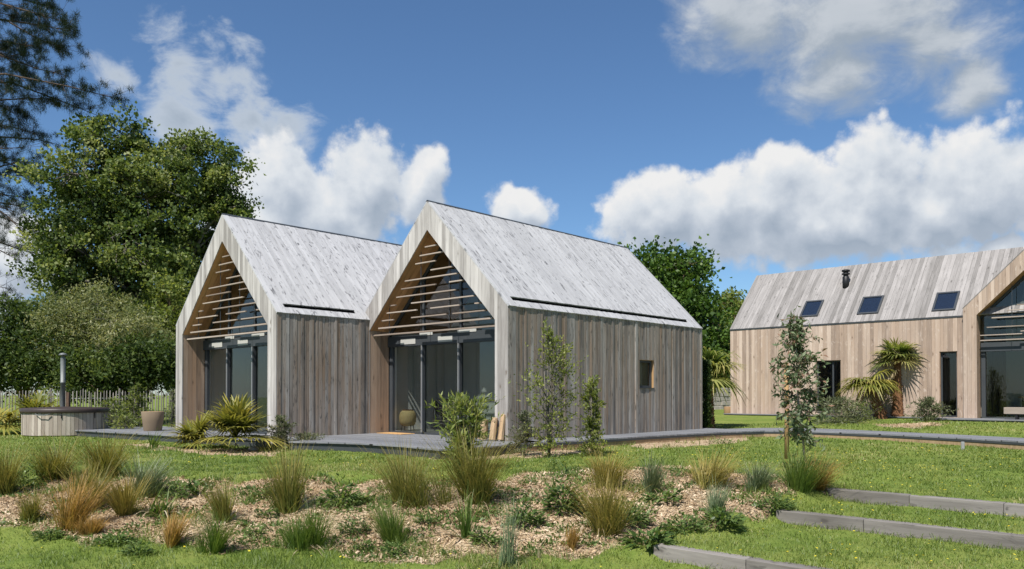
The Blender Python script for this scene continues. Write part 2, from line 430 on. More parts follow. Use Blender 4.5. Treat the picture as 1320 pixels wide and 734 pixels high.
M['blade'] = leafm('grass_blades', [(0, (.062, .11, .018)), (.45, (.14, .205, .038)), (.8, (.23, .27, .068)), (1, (.38, .34, .15))], .4, .45, .35)
M['chip'] = plain('wood_chips', (.3, .2, .12), .9, .15)
def chipm():
    m, nt, out = mat('bark_chips'); g = G(nt)
    c = g.ramp(g.attr('rnd'), [(0, (.11, .065, .035)), (.3, (.29, .195, .11)), (.7, (.46, .335, .205)), (1, (.62, .50, .36))])
    nt.links.new(g.pbsdf(c, .9, .15), out.inputs[0]); return m
M['chip'] = chipm()
M['poplar'] = leafm('poplar_leaves', [(0, (.035, .06, .015)), (.4, (.10, .15, .035)), (.75, (.20, .25, .07)), (1, (.32, .35, .13))], .48, .5, .3)
M['willow'] = leafm('willow_leaves', [(0, (.08, .105, .03)), (.5, (.20, .225, .085)), (1, (.37, .36, .18))], .45)
M['darkleaf'] = leafm('dark_leaves', [(0, (.028, .05, .012)), (.6, (.07, .11, .026)), (1, (.15, .19, .05))], .42, .55, .25)
M['oak'] = leafm('oak_leaves', [(0, (.028, .06, .009)), (.5, (.06, .12, .016)), (1, (.12, .19, .03))], .35)
M['needle'] = leafm('pine_needles', [(0, (.008, .018, .010)), (.6, (.02, .038, .018)), (1, (.05, .065, .028))], .15)
M['shrub'] = leafm('shrub_leaves', [(0, (.065, .095, .018)), (.5, (.17, .22, .045)), (1, (.35, .37, .10))], .48)
M['greyshrub'] = leafm('grey_shrub_leaves', [(0, (.055, .07, .032)), (.5, (.125, .145, .07)), (1, (.22, .235, .12))], .3)
M['limeshrub'] = leafm('lime_shrub_leaves', [(0, (.07, .11, .022)), (.5, (.16, .21, .05)), (1, (.32, .34, .09))], .4)
M['euca'] = leafm('eucalyptus_leaves', [(0, (.07, .105, .05)), (.45, (.14, .19, .095)), (.8, (.24, .28, .16)), (.9, (.20, .12, .07)), (1, (.27, .16, .11))], .32)
M['palm'] = leafm('palm_fronds', [(0, (.09, .145, .03)), (.5, (.21, .27, .075)), (.85, (.36, .37, .12)), (1, (.46, .40, .17))], .45, tip=(.36, .29, .10), tipf=.6)
M['palmyellow'] = leafm('yellow_palm_fronds', [(0, (.09, .12, .02)), (.5, (.20, .21, .04)), (1, (.44, .37, .08))], .35, tip=(.46, .38, .10), tipf=.6)
M['tuftolive'] = leafm('olive_sedge', [(0, (.05, .075, .014)), (.5, (.15, .175, .034)), (1, (.30, .28, .075))], .38, tip=(.40, .26, .08), tipf=.55)
M['tuftorange'] = leafm('orange_sedge', [(0, (.10, .095, .02)), (.5, (.27, .18, .04)), (1, (.44, .28, .09))], .35, tip=(.54, .29, .09), tipf=.8)
M['tuftgold'] = leafm('golden_sedge', [(0, (.075, .095, .018)), (.5, (.21, .20, .04)), (1, (.40, .33, .10))], .36, tip=(.52, .36, .12), tipf=.7)
M['tuftgreen'] = leafm('green_sedge', [(0, (.04, .085, .014)), (.5, (.10, .18, .03)), (1, (.20, .27, .06))], .4, tip=(.26, .27, .08), tipf=.5)
M['tuftblue'] = leafm('blue_sedge', [(0, (.06, .10, .045)), (.5, (.12, .175, .085)), (1, (.22, .27, .14))], .25, tip=(.30, .29, .18), tipf=.5)
M['straw'] = leafm('dry_blades', [(0, (.22, .17, .09)), (.6, (.38, .31, .19)), (1, (.52, .45, .31))], .25)
M['weed'] = leafm('weed_leaves', [(0, (.05, .095, .022)), (.5, (.10, .165, .04)), (1, (.19, .25, .08))], .35, .45)
M['weeddark'] = leafm('dock_leaves', [(0, (.065, .12, .03)), (.5, (.14, .215, .06)), (1, (.25, .32, .12))], .42, .5)
M['petal'] = leafm('yellow_petals', [(0, (.65, .50, .02)), (1, (.80, .70, .08))], .3)
# ---------------------------------------------------------------- ground sheet
def axis(lo, hi, step, a, b, gr=1.13):
    c = list(np.arange(lo, hi+1e-6, step)); s = step; v = c[-1]
    while v < b: s *= gr; v += s; c.append(v)
    s = step; v = c[0]; pre = []
    while v > a: s *= gr; v -= s; pre.append(v)
    return np.array(pre[::-1]+c)
def inpoly(x, y, poly):
    x = np.asarray(x); y = np.asarray(y); c = np.zeros(x.shape, bool); n = len(poly)
    for i in range(n):
        x1, y1 = poly[i][:2]; x2, y2 = poly[(i+1) % n][:2]
        k = ((y1 > y) != (y2 > y)); c ^= k & (x < (x2-x1)*(y-y1)/((y2-y1) if y2 != y1 else 1e-9)+x1)
    return c
def pdist(x, y, poly):
    d = np.full(np.shape(x), 1e9)
    for i in range(len(poly)):
        a = np.array(poly[i][:2]); b = np.array(poly[(i+1) % len(poly)][:2]); ab = b-a; L = ab@ab+1e-12
        t = np.clip(((x-a[0])*ab[0]+(y-a[1])*ab[1])/L, 0, 1); d = np.minimum(d, np.hypot(x-a[0]-t*ab[0], y-a[1]-t*ab[1]))
    return d
BEDPX = [(-160, 640), (0, 630), (60, 622), (130, 616), (200, 617), (300, 620), (400, 618), (480, 620), (560, 622), (640, 617), (700, 611), (760, 606), (820, 603),
         (870, 603), (930, 607), (965, 613), (1000, 611), (1040, 622), (1068, 634), (1035, 641), (1005, 646), (985, 655), (930, 668), (900, 677), (860, 690), (838, 704),
         (780, 712), (700, 716), (620, 722), (560, 727), (500, 724), (440, 716), (380, 708), (300, 706), (200, 703), (100, 694), (0, 684), (-160, 680)]
BED = [gp(*p) for p in BEDPX]
STRIPS = [[gp(*p) for p in q] for q in (
    [(172, 571), (230, 577), (352, 580), (362, 588), (300, 588), (200, 580), (168, 575)],
    [(555, 583), (640, 576), (775, 571), (775, 582), (700, 590), (610, 594), (540, 591)],
    [(810, 569), (900, 562), (965, 560), (965, 567), (930, 573), (860, 578), (815, 577)],
    [(1130, 548), (1200, 545), (1225, 547), (1220, 550), (1150, 552)])]
def bedmask(x, y):
    m = np.zeros(np.shape(x)); x0, y0 = np.asarray(x, float), np.asarray(y, float)
    x = x0+.13*np.sin(y0*4.1+x0*1.7)+.07*np.sin(x0*9.3-y0*3.1); y = y0+.13*np.sin(x0*3.3-y0*.9+1)+.08*np.sin(x0*7.9+2)+.04*np.sin(x0*17+y0*5)
    for k, P in enumerate([BED]+STRIPS):
        s = np.where(inpoly(x, y, P), 1, -1)*pdist(x, y, P)
        m = np.maximum(m, np.clip(.5+s/(.34 if k == 0 else .3), 0, 1))
    return m
gx = axis(-9, 9, .07, -220, 220); gy = axis(6.2, 17.5, .07, -90, 260)
GX, GY = np.meshgrid(gx, gy)
fine = np.random.default_rng(3)
GZ = gz(GX, GY)
near = (np.abs(GX) < 12) & (GY > 5) & (GY < 22)
GZ = GZ + np.where(near, .012*np.sin(GX*5.1+GY*2.3)*np.sin(GY*4.7-GX*1.9)+.008*np.sin(GX*11+1)*np.sin(GY*9.3), 0)
nx, ny = len(gx), len(gy)
idx = np.arange(nx*ny).reshape(ny, nx)
nb = NB(); nb.add(np.stack([GX, GY, GZ], -1).reshape(-1, 3), np.stack([idx[:-1, :-1], idx[:-1, 1:], idx[1:, 1:], idx[1:, :-1]], -1).reshape(-1, 4))
gme = nb.mesh('ground', True)
bm_ = np.where((np.abs(GX) < 25) & (GY < 40), bedmask(GX, GY), 0)
a_ = gme.attributes.new('bed', 'FLOAT', 'POINT'); a_.data.foreach_set('value', bm_.astype(np.float32).ravel())
ground = link('ground', gme, M['ground']); ground['kind'] = 'structure'

# ---------------------------------------------------------------- lawn blades, chips, flowers (stuff)
DECKS = []      # world polygons where no grass grows, filled below
def ok_lawn(x, y): return ~np.any([inpoly(x, y, D) for D in DECKS], axis=0) if DECKS else np.ones(len(x), bool)
def scatter(n, x0, x1, y0, y1, r):
    return r.uniform(x0, x1, n), r.uniform(y0, y1, n)
def infov(x, y, m=1.12): return np.abs(x) < y*(660/F)*m+2.2
def make_lawn():
    r = np.random.default_rng(11); nb = NB()
    for (y0, y1, dens, hh, ww) in ((6.6, 9, 2300, .065, .006), (9, 12, 1700, .065, .0075), (12, 15, 1050, .065, .010), (15, 19, 560, .07, .014), (19, 28, 230, .07, .02)):
        X = y1*.74+2.2; n = int(dens*2*X*(y1-y0)); x, y = scatter(n, -X, X, y0, y1, r)
        k = infov(x, y); x, y = x[k], y[k]; n = len(x); bmk = bedmask(x, y)
        inv = (np.sin(x*2.3+y*1.1+.7)*np.sin(y*2.9-x*1.4)+.5*np.sin(x*6.1)*np.sin(y*5.3+1) > .66)     # grass creeping into the mulch
        k = ((bmk+r.uniform(-.45, .3, n) < .42) | (inv & (r.random(n) < .55))) & ok_lawn(x, y)
        # patchy: tufted, taller clumps towards the bed edge
        p = .55+.45*np.sin(x*2.1+1.3*np.sin(y*1.7))*np.sin(y*2.6+np.sin(x*3.1)); k &= r.random(n) < .55+.45*p
        x, y, p = x[k], y[k], p[k]; n = len(x); k0 = k
        B = np.stack([x, y, gz(x, y)-.004], 1)
        D = rdirs(n, r)*.55; D[:, 2] = 1
        edge = np.minimum(bmk[k0], .6); h = hh*(.4+.9*r.random(n)**1.5)*(.7+.6*p)*(1+2.6*edge)
        qq = x*D1[0]+y*D1[1]; sdr = (x-PA[0])*BN[0]+(y-PA[1])*BN[1]; foot = sum(np.exp(-((qq-a)/.07)**2) for a in (11.36, 9.83, 7.40))*(sdr > 0); h = h*(1+1.1*foot*r.random(n))
        low = sstep(9.3, 8.3, y)*(x < 1.0)*sstep(-.2, .6, np.sin(x*3+y)*.5+.2); h = h*(1+.7*low)
        big = .5+.5*np.sin(x*.9+.6*np.sin(y*1.1))*np.sin(y*.8+.5*np.sin(x*1.7)); rv = np.clip(.1+.5*r.random(n)+.15*p+.28*big-.1-.14*(x < 1.5+.5*np.sin(y*2))+.25*(r.random(n) > .94), 0, 1)
        dry = (np.sin(x*1.3+2)*np.sin(y*.9+x*.4) > .55); rv = np.where(dry & (r.random(n) < .4), .9+.1*r.random(n), rv)
        strips(nb, B, D, h, ww, .45*r.random(n), .25, 2, rv, r)
    o = nb.build('lawn_grass', M['blade']); tag(o, 'short green lawn grass around the mulched bed and steps', 'grass', kind='stuff')
    # chips
    nb = NB(); n = 150000; xs = [b[0] for b in BED]; ys = [b[1] for b in BED]
    x, y = scatter(n, min(xs), max(xs), min(ys)-.2, max(ys)+.2, r); k = infov(x, y) & (bedmask(x, y) > .25+.4*r.random(n)); x, y = x[k], y[k]
    for S in STRIPS:
        q = np.array(S); a, b = scatter(2500, q[:, 0].min(), q[:, 0].max(), q[:, 1].min(), q[:, 1].max(), r); kk = bedmask(a, b) > .4; x = np.r_[x, a[kk]]; y = np.r_[y, b[kk]]
    n = len(x); A = rdirs(n, r); A[:, 2] *= .35; L = r.uniform(.015, .058, n); W = L*r.uniform(.16, .45, n)
    P = np.stack([x, y, gz(x, y)+r.uniform(.002, .022, n)], 1)
    A = unit(A); Sd = unit(np.cross(A, [0, 0, 1]+.5*rdirs(n, r)))
    V = np.stack([P-Sd*W[:, None]/2, P+A*L[:, None]-Sd*W[:, None]/2*.8, P+A*L[:, None]*1.05+Sd*W[:, None]/2*.7, P+Sd*W[:, None]/2], 1).reshape(-1, 3)
    nb.add(V, np.arange(4*n).reshape(n, 4), np.clip(r.normal(.56, .2, n)+.28*np.sin(x*1.7+np.sin(y*2.3))*np.sin(y*2.1+.8*np.sin(x*2.9))-.1*(np.sin(x*8)*np.sin(y*7) > .5), 0, 1))
    o = nb.build('wood_chip_mulch', M['chip']); tag(o, 'loose tan wood chips covering the sloping planting bed', 'mulch', kind='stuff')
    # small weeds seedlings among the chips
    nb = NB(); n = 10000; x, y = scatter(n, min(xs), max(xs), min(ys), max(ys), r)
    p = np.sin(x*2.7+y)*np.sin(y*3.3-x*.8)+.4*np.sin(x*7)*np.sin(y*6); k = infov(x, y) & (bedmask(x, y) > .4) & (p+.7*r.random(n) > .5); x, y = x[k], y[k]; n = len(x)
    m_ = 7; B = np.repeat(np.stack([x, y, gz(x, y)+.005], 1), m_, 0)+r.normal(size=(n*m_, 3))*[.035, .035, .004]; D = rdirs(n*m_, r); D[:, 2] = np.abs(D[:, 2])*.7+.15
    leaves(nb, B, D, r.uniform(.03, .085, n*m_), r.uniform(.012, .035, n*m_), r)
    o = nb.build('weed_seedlings', M['weed']); tag(o, 'tiny green weed seedlings dotted over the wood chips', 'weeds', kind='stuff')
    # flowers
    nb = NB(); n = 3000; x, y = scatter(n, -9, 10, 7.2, 18, r); dens = np.where(x > 1.5, 1.0, .42); dens = np.where((x > 4) & (y > 10) & (y < 14), 1.3, dens)
    k = infov(x, y) & (bedmask(x, y) < .3) & ok_lawn(x, y) & (r.random(n) < dens*(.25+.45*(np.sin(x*1.9+y)*np.sin(y*1.3-x*.6) > .0))); x, y = x[k], y[k]
    for i in range(len(x)):
        c = np.array([x[i], y[i], float(gz(x[i], y[i]))+r.uniform(.035, .075)]); R_ = r.uniform(.008, .015); a = np.arange(6)/6*2*math.pi
        tl = rdirs(1, r)[0]*.4; V = np.stack([c[0]+R_*np.cos(a), c[1]+R_*np.sin(a), c[2]+R_*(.25+tl[0]*np.cos(a)+tl[1]*np.sin(a))], 1); V = np.vstack([V, c])
        nb.add(V, [(j, (j+1) % 6, 6) for j in range(6)], r.random())
    o = nb.build('lawn_flowers', M['petal']); tag(o, 'tiny yellow buttercups scattered through the lawn', 'flowers', kind='stuff')

# ---------------------------------------------------------------- sleepers holding the lawn steps
def edging(p0, length, ztop, h, label, seed):
    r = random.Random(seed); root = MB(); 
    x = 0
    while x < length:
        L = r.choice([1.1, 1.5, 1.9]); e = min(x+L, length)
        root.box((x+.003, -.02+r.uniform(-.004, .004), -h-.12), (e-.003, .15, r.uniform(-.006, .004)), r.random(), 0)
        x = e
    o = root.build('lawn_edging', M['greyboard'], bevel=.006); p0 = p0[:2]+D2*.12; o.location = (p0[0], p0[1], ztop); o.rotation_euler = (0, 0, ROT)
    return tag(o, label, 'edging', 'edging boards of the lawn steps')
def q2p(px, py, z, qv):
    p = onz(px, py, z); return p + np.append(D1*(qv-(p[:2]@D1)), 0)
e1 = edging(q2p(1073, 632, -.25, 11.44), 7, -.25, .16, 'grey timber board holding the uppermost lawn step, beside the bronze-green sedge', 1)
e2 = edging(q2p(1000, 662, -.40, 9.91), 7, -.40, .16, 'grey timber board holding the middle lawn step, starting at the bed corner', 2)
e3 = edging(q2p(850, 705, -.55, 7.48), 7, -.55, .16, 'short visible grey timber board of the lowest lawn step, cut by the lower picture edge', 3)
# ---------------------------------------------------------------- houses
S2 = math.sqrt(.5)
BARS = [(250,252,307,242),(225,293,337,275),(205,333,298,317),(277,360,380,345),(155,412,405,378),(365,418,430,408),(138,450,300,430),(115,490,392,455),
        (185,518,485,482),(275,543,412,525),(70,565,210,550),(380,568,540,550),(45,602,100,596),(185,588,350,568),(30,638,570,588),(485,520,510,515),(85,530,110,527)]
GAB = dict(w=5.5878, E=3.1, rise=2.842, t=.413, iv=.695)
BO = np.array([-.0744, 17.8612]); AO = np.array([-5.7758, 19.3202])
def plane_sz(px, py, o):       # (distance left of the right corner, z) on a gable plane through o
    d = ray(px, py); nrm = D1; k = (o@nrm)/(d[:2]@nrm); P = d*k
    return (P[:2]-o)@D2, P[2]+CH
BARSZ = []
for x0, y0, x1, y1 in BARS:
    a = plane_sz(480+x0*.2725, 250+y0*.2725, BO+D1*.12); b = plane_sz(480+x1*.2725, 250+y1*.2725, BO+D1*.12)
    BARSZ.append((GAB['w']/2-a[0], GAB['w']/2-b[0], (a[1]+b[1])/2))
BARSZ.append((-GAB['w']/2+.3, GAB['w']/2-.35, 2.70))

def gable(root, w, E, rise, t, iv, fm, lm, cm, rec=.65, zb=0.0, seed=1, door=((-2.08, -.92), (-.92, .5), (.5, 2.25)), upper=(-.94, .5), zbeam=(2.40, 2.68), zsill=.09, vents=True, bars=None, lastbar=True, left_to=None):
    """open timber gable: frame of boards, lined reveal, slats, glazed door wall set back by rec.  Local x to the right, y into the house"""
    hw = w/2; k = rise/hw; ie = E+k*t-iv; ia = E+rise-iv
    zl = -.25 if zb == 0 else zb
    pcs = [[(-hw, zl), (-hw+t, zl), (-hw+t, ie), (-hw, E)], [(hw-t, zl), (hw, zl), (hw, E), (hw-t, ie)],
           [(-hw, E), (-hw+t, ie), (0, ia), (0, E+rise)], [(hw, E), (0, E+rise), (0, ia), (hw-t, ie)]]
    f = MB(); boards(f, pcs, (0, 0, 0), (1, 0, 0), (0, 0, 1), (0, -1, 0), .125, .024, .004, .006, seed, -hw, hw)
    f.build('gable_frame', fm, root)
    # reveal: cheeks and sloping soffit
    for sx, nm in ((-1, 'cheek'), (1, 'cheek')):
        c = MB(); boards(c, [[(0.0, zl), (rec, zl), (rec, ie), (0.0, ie)]], (sx*(hw-t)+sx*.03, 0, 0), (0, 1, 0), (0, 0, 1), (-sx, 0, 0), .13, .022, .003, .005, seed+3)
        c.build('cheek', cm, root)
        L = math.hypot(hw-t, ia-ie); U = np.array((-sx*(hw-t), 0, ia-ie))/L; N = np.array((-sx*(ia-ie), 0, -(hw-t)))/L
        s = MB(); boards(s, [[(0.0, 0.0), (rec+2.2, 0.0), (rec+2.2, L), (0.0, L)]], np.array((sx*(hw-t), 0, ie))-N*.03, (0, 1, 0), U, N, .15, .022, .003, .004, seed+5)
        s.build('soffit', lm, root)
    # glazed wall
    d0, d1 = rec, rec+.09; xl, xr = -hw+t+.022, hw-t-.022
    m = MB(); zb0, zb1 = zbeam
    m.box((xl, d0-.06, zb0), (xr, d1, zb1)); m.box((xl, d0, zsill-.07), (xr, d1, zsill))
    m.box((xl, d0+.002, zsill), (xl+.13, d1-.002, zb0)); m.box((xr-.09, d0+.002, zsill), (xr, d1-.002, zb0))
    fr = m.build('door_frame', M['metal'], root, bevel=.004)
    for (a, b) in door[:-1]:
        b_ = MB(); b_.box((b-.028, d0-.045, zsill+.002), (b+.028, d1-.01, zb0-.002)); b_.build('mullion', M['metal'], root, bevel=.004)
        b_ = MB(); b_.box((b-.036, d0-.056, zsill+.003), (b-.012, d0-.047, zb0-.004)); b_.build('mullion_trim', M['lightmetal'], root)
    for (a, b) in door:
        p = MB(); p.box((max(a, xl+.13), d0+.03, zsill), (min(b, xr-.09), d0+.042, zb0)); p.build('door_pane', M['glass'], root)
    ht = lambda x: ia-(abs(x)*(ia-ie)/(hw-t))
    for x in upper:
        u = MB(); u.box((x-.035, d0, zb1+.001), (x+.035, d1-.01, ht(x)-.02)); u.build('gable_mullion', M['metal'], root, bevel=.004)
    for sx in (-1, 1):
        u = MB(); th = .07; p0 = np.array((sx*(hw-t), d0, ie)); p1 = np.array((0, d0, ia)); dn = np.array((0, 0, -th*1.4))
        u.slab([p0, p1, p1+dn, p0+dn], (0, -1, 0), -.0, 0) if False else None
        q = [p0+(0, .004, -.025), p1+(0, .004, -.025), p1+(0, .004, -.025)+dn, p0+(0, .004, -.025)+dn]
        if sx > 0: q = q[::-1]
        u.slab(q, (0, -1, 0), .08); u.build('rake_rail', M['metal'], root)
    g = MB(); g.slab([(xl, d0+.03, zb1), (xr, d0+.03, zb1), (hw-t-.03, d0+.03, ie), (0, d0+.03, ia-.03), (-hw+t+.03, d0+.03, ie)], (0, -1, 0), .012)
    g.build('gable_pane', M['glass'], root)
    if vents:
        for (a, b, z0, z1) in ((-1.79, -1.17, 2.45, 2.6), (-.27, .28, 2.45, 2.6), (-1.0, -.48, 2.655, 2.735), (.48, 1.15, 2.655, 2.735)):
            v = MB(); v.box((a, d0-.072, z0), (b, d0-.062, z1)); v.build('air_vent', M['vent'], root, bevel=.003)
    r = random.Random(seed)
    for (a, b, z) in (bars if bars is not None else BARSZ):
        lim = (ia-z)/(ia-ie)*(hw-t)+.1; a = max(a, -lim); b = min(b, lim)
        if b-a < .05: continue
        s = MB(); th = .016 if (b-a) < 4 else .02
        s.box((a, .10, z-th), (b, .155, z+th), r.random(), 0); s.build('slat', M['slat'], root, bevel=.004)
    for x in (-1.75, -.45, .62):
        z1 = ht(x)-.03; h = MB(); h.box((x-.008, .158, 2.7), (x+.008, .17, z1)); h.build('slat_hanger', M['metal'], root)
    return ie, ia

def roof_side(root, sx, hw, E, rise, L, slot, rm, seed, y0=-.03):
    """boarded slope with a sunken gutter slot near the eave"""
    Ls = math.hypot(hw, rise); U = np.array((0, 1., 0)); V = np.array((-sx*hw, 0, rise))/Ls; N = np.array((sx*rise, 0, hw))/Ls
    O = np.array((sx*hw, 0, E)) + N*.002
    pcs = [[(y0, 0), (L, 0), (L, Ls), (y0, Ls)]]
    b = MB()
    if slot:
        s0, s1, v0, v1 = slot
        pcs = [[(y0, 0), (s0, 0), (s0, Ls), (y0, Ls)], [(s0, 0), (s1, 0), (s1, v0), (s0, v0)], [(s0, v1), (s1, v1), (s1, Ls), (s0, Ls)], [(s1, 0), (L, 0), (L, Ls), (s1, Ls)]]
        g = MB(); c0 = O-N*.05; q = [c0+U*s0+V*(v0-.05), c0+U*s1+V*(v0-.05), c0+U*s1+V*(v1+.05), c0+U*s0+V*(v1+.05)]
        if sx < 0: q = q[::-1]
        g.slab(q, N, .03)
        g.build('gutter', M['black'], root)
    boards(b, pcs, O-N*.0, U, V, N, .135, .03, .007, .009, seed, y0, L)
    return b, O, U, V, N, Ls

def house(o2, L, label, seed, window=False, wl=None):
    g = GAB; hw = g['w']/2
    c = o2 + D2*hw
    root = empty('timber_house', (c[0], c[1], 0), ROT, label, 'house', 'pair of timber gable houses')
    gable(root, **g, fm=M['front'], lm=M['lining'], cm=M['cheek'], seed=seed)
    E, rise = g['E'], g['rise']
    b, *_ = roof_side(root, 1, hw, E, rise, L, (.28, L-.55, .22, .36) if window else (.28, 2.45, .22, .36), M['roof'], seed+20)
    rf = b.build('roof', M['roof'], root)
    b2, O, U, V, N, Ls = roof_side(root, -1, hw, E, rise, L, None, M['roof'], seed+21)
    b2.build('roof', M['roof'], root)
    rc = MB(); z = E+rise+.03
    rc.slab([(-.05, -.03, z-.012), (.0, -.03, z+.03), (.0, L, z+.03), (-.05, L, z-.012)], (-.64, 0, .77), .012)
    rc.slab([(.0, -.03, z+.03), (.05, -.03, z-.012), (.05, L, z-.012), (.0, L, z+.03)], (.64, 0, .77), .012)
    rc.build('ridge_cap', M['metal'], rf)
    # side walls
    w = MB(); zb = .03
    if window:
        wy0, wy1, wz0, wz1 = 5.30, 6.03, 1.27, 2.06
        pcs = [[(0, zb), (wy0, zb), (wy0, E), (0, E)], [(wy0, zb), (wy1, zb), (wy1, wz0), (wy0, wz0)], [(wy0, wz1), (wy1, wz1), (wy1, E), (wy0, E)], [(wy1, zb), (L, zb), (L, E), (wy1, E)]]
    else: pcs = [[(0, zb), (wl, zb), (wl, E), (0, E)]]
    boards(w, pcs, (hw-.03, 0.0, 0), (0, 1, 0), (0, 0, 1), (1, 0, 0), .10, .02, .008, .020, seed+30, 0, L, .4)
    w.box((hw-.16, .03, zb), (hw-.035, wl-.01, E-.05)) if not window else None
    if window:
        w.box((hw-.16, .03, zb), (hw-.035, wy0-.002, E-.05)); w.box((hw-.16, wy1+.002, zb), (hw-.035, L-.05, E-.05))
        w.box((hw-.16, wy0-.002, zb), (hw-.035, wy1+.002, wz0-.002)); w.box((hw-.16, wy0-.002, wz1+.002), (hw-.035, wy1+.002, E-.05))
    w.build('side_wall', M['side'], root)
    w = MB(); boards(w, [[(0, zb), (L, zb), (L, E), (0, E)]], (-hw+.03, 0, 0), (0, 1, 0), (0, 0, 1), (-1, 0, 0), .115, .02, .006, .01, seed+31)
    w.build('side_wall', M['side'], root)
    w = MB(); boards(w, [[(-hw, zb), (hw, zb), (hw, E), (0, E+rise), (-hw, E)]], (0, L-.03, 0), (1, 0, 0), (0, 0, 1), (0, 1, 0), .125, .02, .005, .008, seed+32)
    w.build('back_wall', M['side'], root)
    if window:
        x = hw-.03; fr = MB(); t = .07; xo = x-.055
        for lo, hi in (((xo-.03, wy0+.012, wz0+.012), (xo+.015, wy0+t, wz1-.012)), ((xo-.03, wy1-t-.02, wz0+.012), (xo+.015, wy1-.012, wz1-.012)),
                       ((xo-.029, wy0+t, wz0+.012), (xo+.014, wy1-t-.02, wz0+t)), ((xo-.029, wy0+t, wz1-t), (xo+.014, wy1-t-.02, wz1-.012))): fr.box(lo, hi)
        wf = fr.build('window_frame', M['metal'], root, bevel=.004)
        p = MB(); p.box((xo-.015, wy0+t, wz0+t), (xo-.005, wy1-t-.02, wz1-t)); p.build('window_pane', M['glass'], wf)
        rv = MB(); rv.box((xo-.1, wy1-.011, wz0), (x+.018, wy1-.001, wz1), along=2); rv.box((xo-.1, wy0+.001, wz0), (x+.018, wy0+.011, wz1), along=2); rv.box((xo-.1, wy0+.011, wz1-.011), (x+.018, wy1-.011, wz1-.001), along=1)
        rv.build('window_reveal', M['stake'], wf)
        s = MB(); s.box((xo-.1, wy0-.015, wz0-.004), (x+.05, wy1+.015, wz0+.011)); s.build('window_sill', M['metal'], wf, bevel=.003)
        bl = MB(); bl.box((xo-.10, wy0+.05, wz0+.02), (xo-.085, wy1-.05, wz1-.02), along=2); bl.build('window_blind', M['stake'], wf)
    # rooms behind the glass
    f = MB(); f.box((-hw+.05, .76, .0), (hw-.17, L-.06, .095)); f.build('floor', M['concrete'], root)
    f = MB(); f.box((-hw+.36, .76, .096), (-hw+.40, 2.74, E-.1)); f.build('inner_wall', M['plaster'], root)
    f = MB(); f.slab([(-hw+.3, 2.75, .05), (hw-.9, 2.75, .05), (hw-.9, 2.75, E+.6), (.0, 2.75, E+rise-.6), (-hw+.3, 2.75, E)], (0, -1, 0), .1); f.build('partition', M['plaster'], root)
    return root

hA = house(AO, 11.2, 'weathered timber gable house on the left, with yellow-green fan palms before its doors', 3, wl=2.80)
hB = house(BO, 8.748, 'weathered timber gable house in the centre with a small square side window', 5, True)

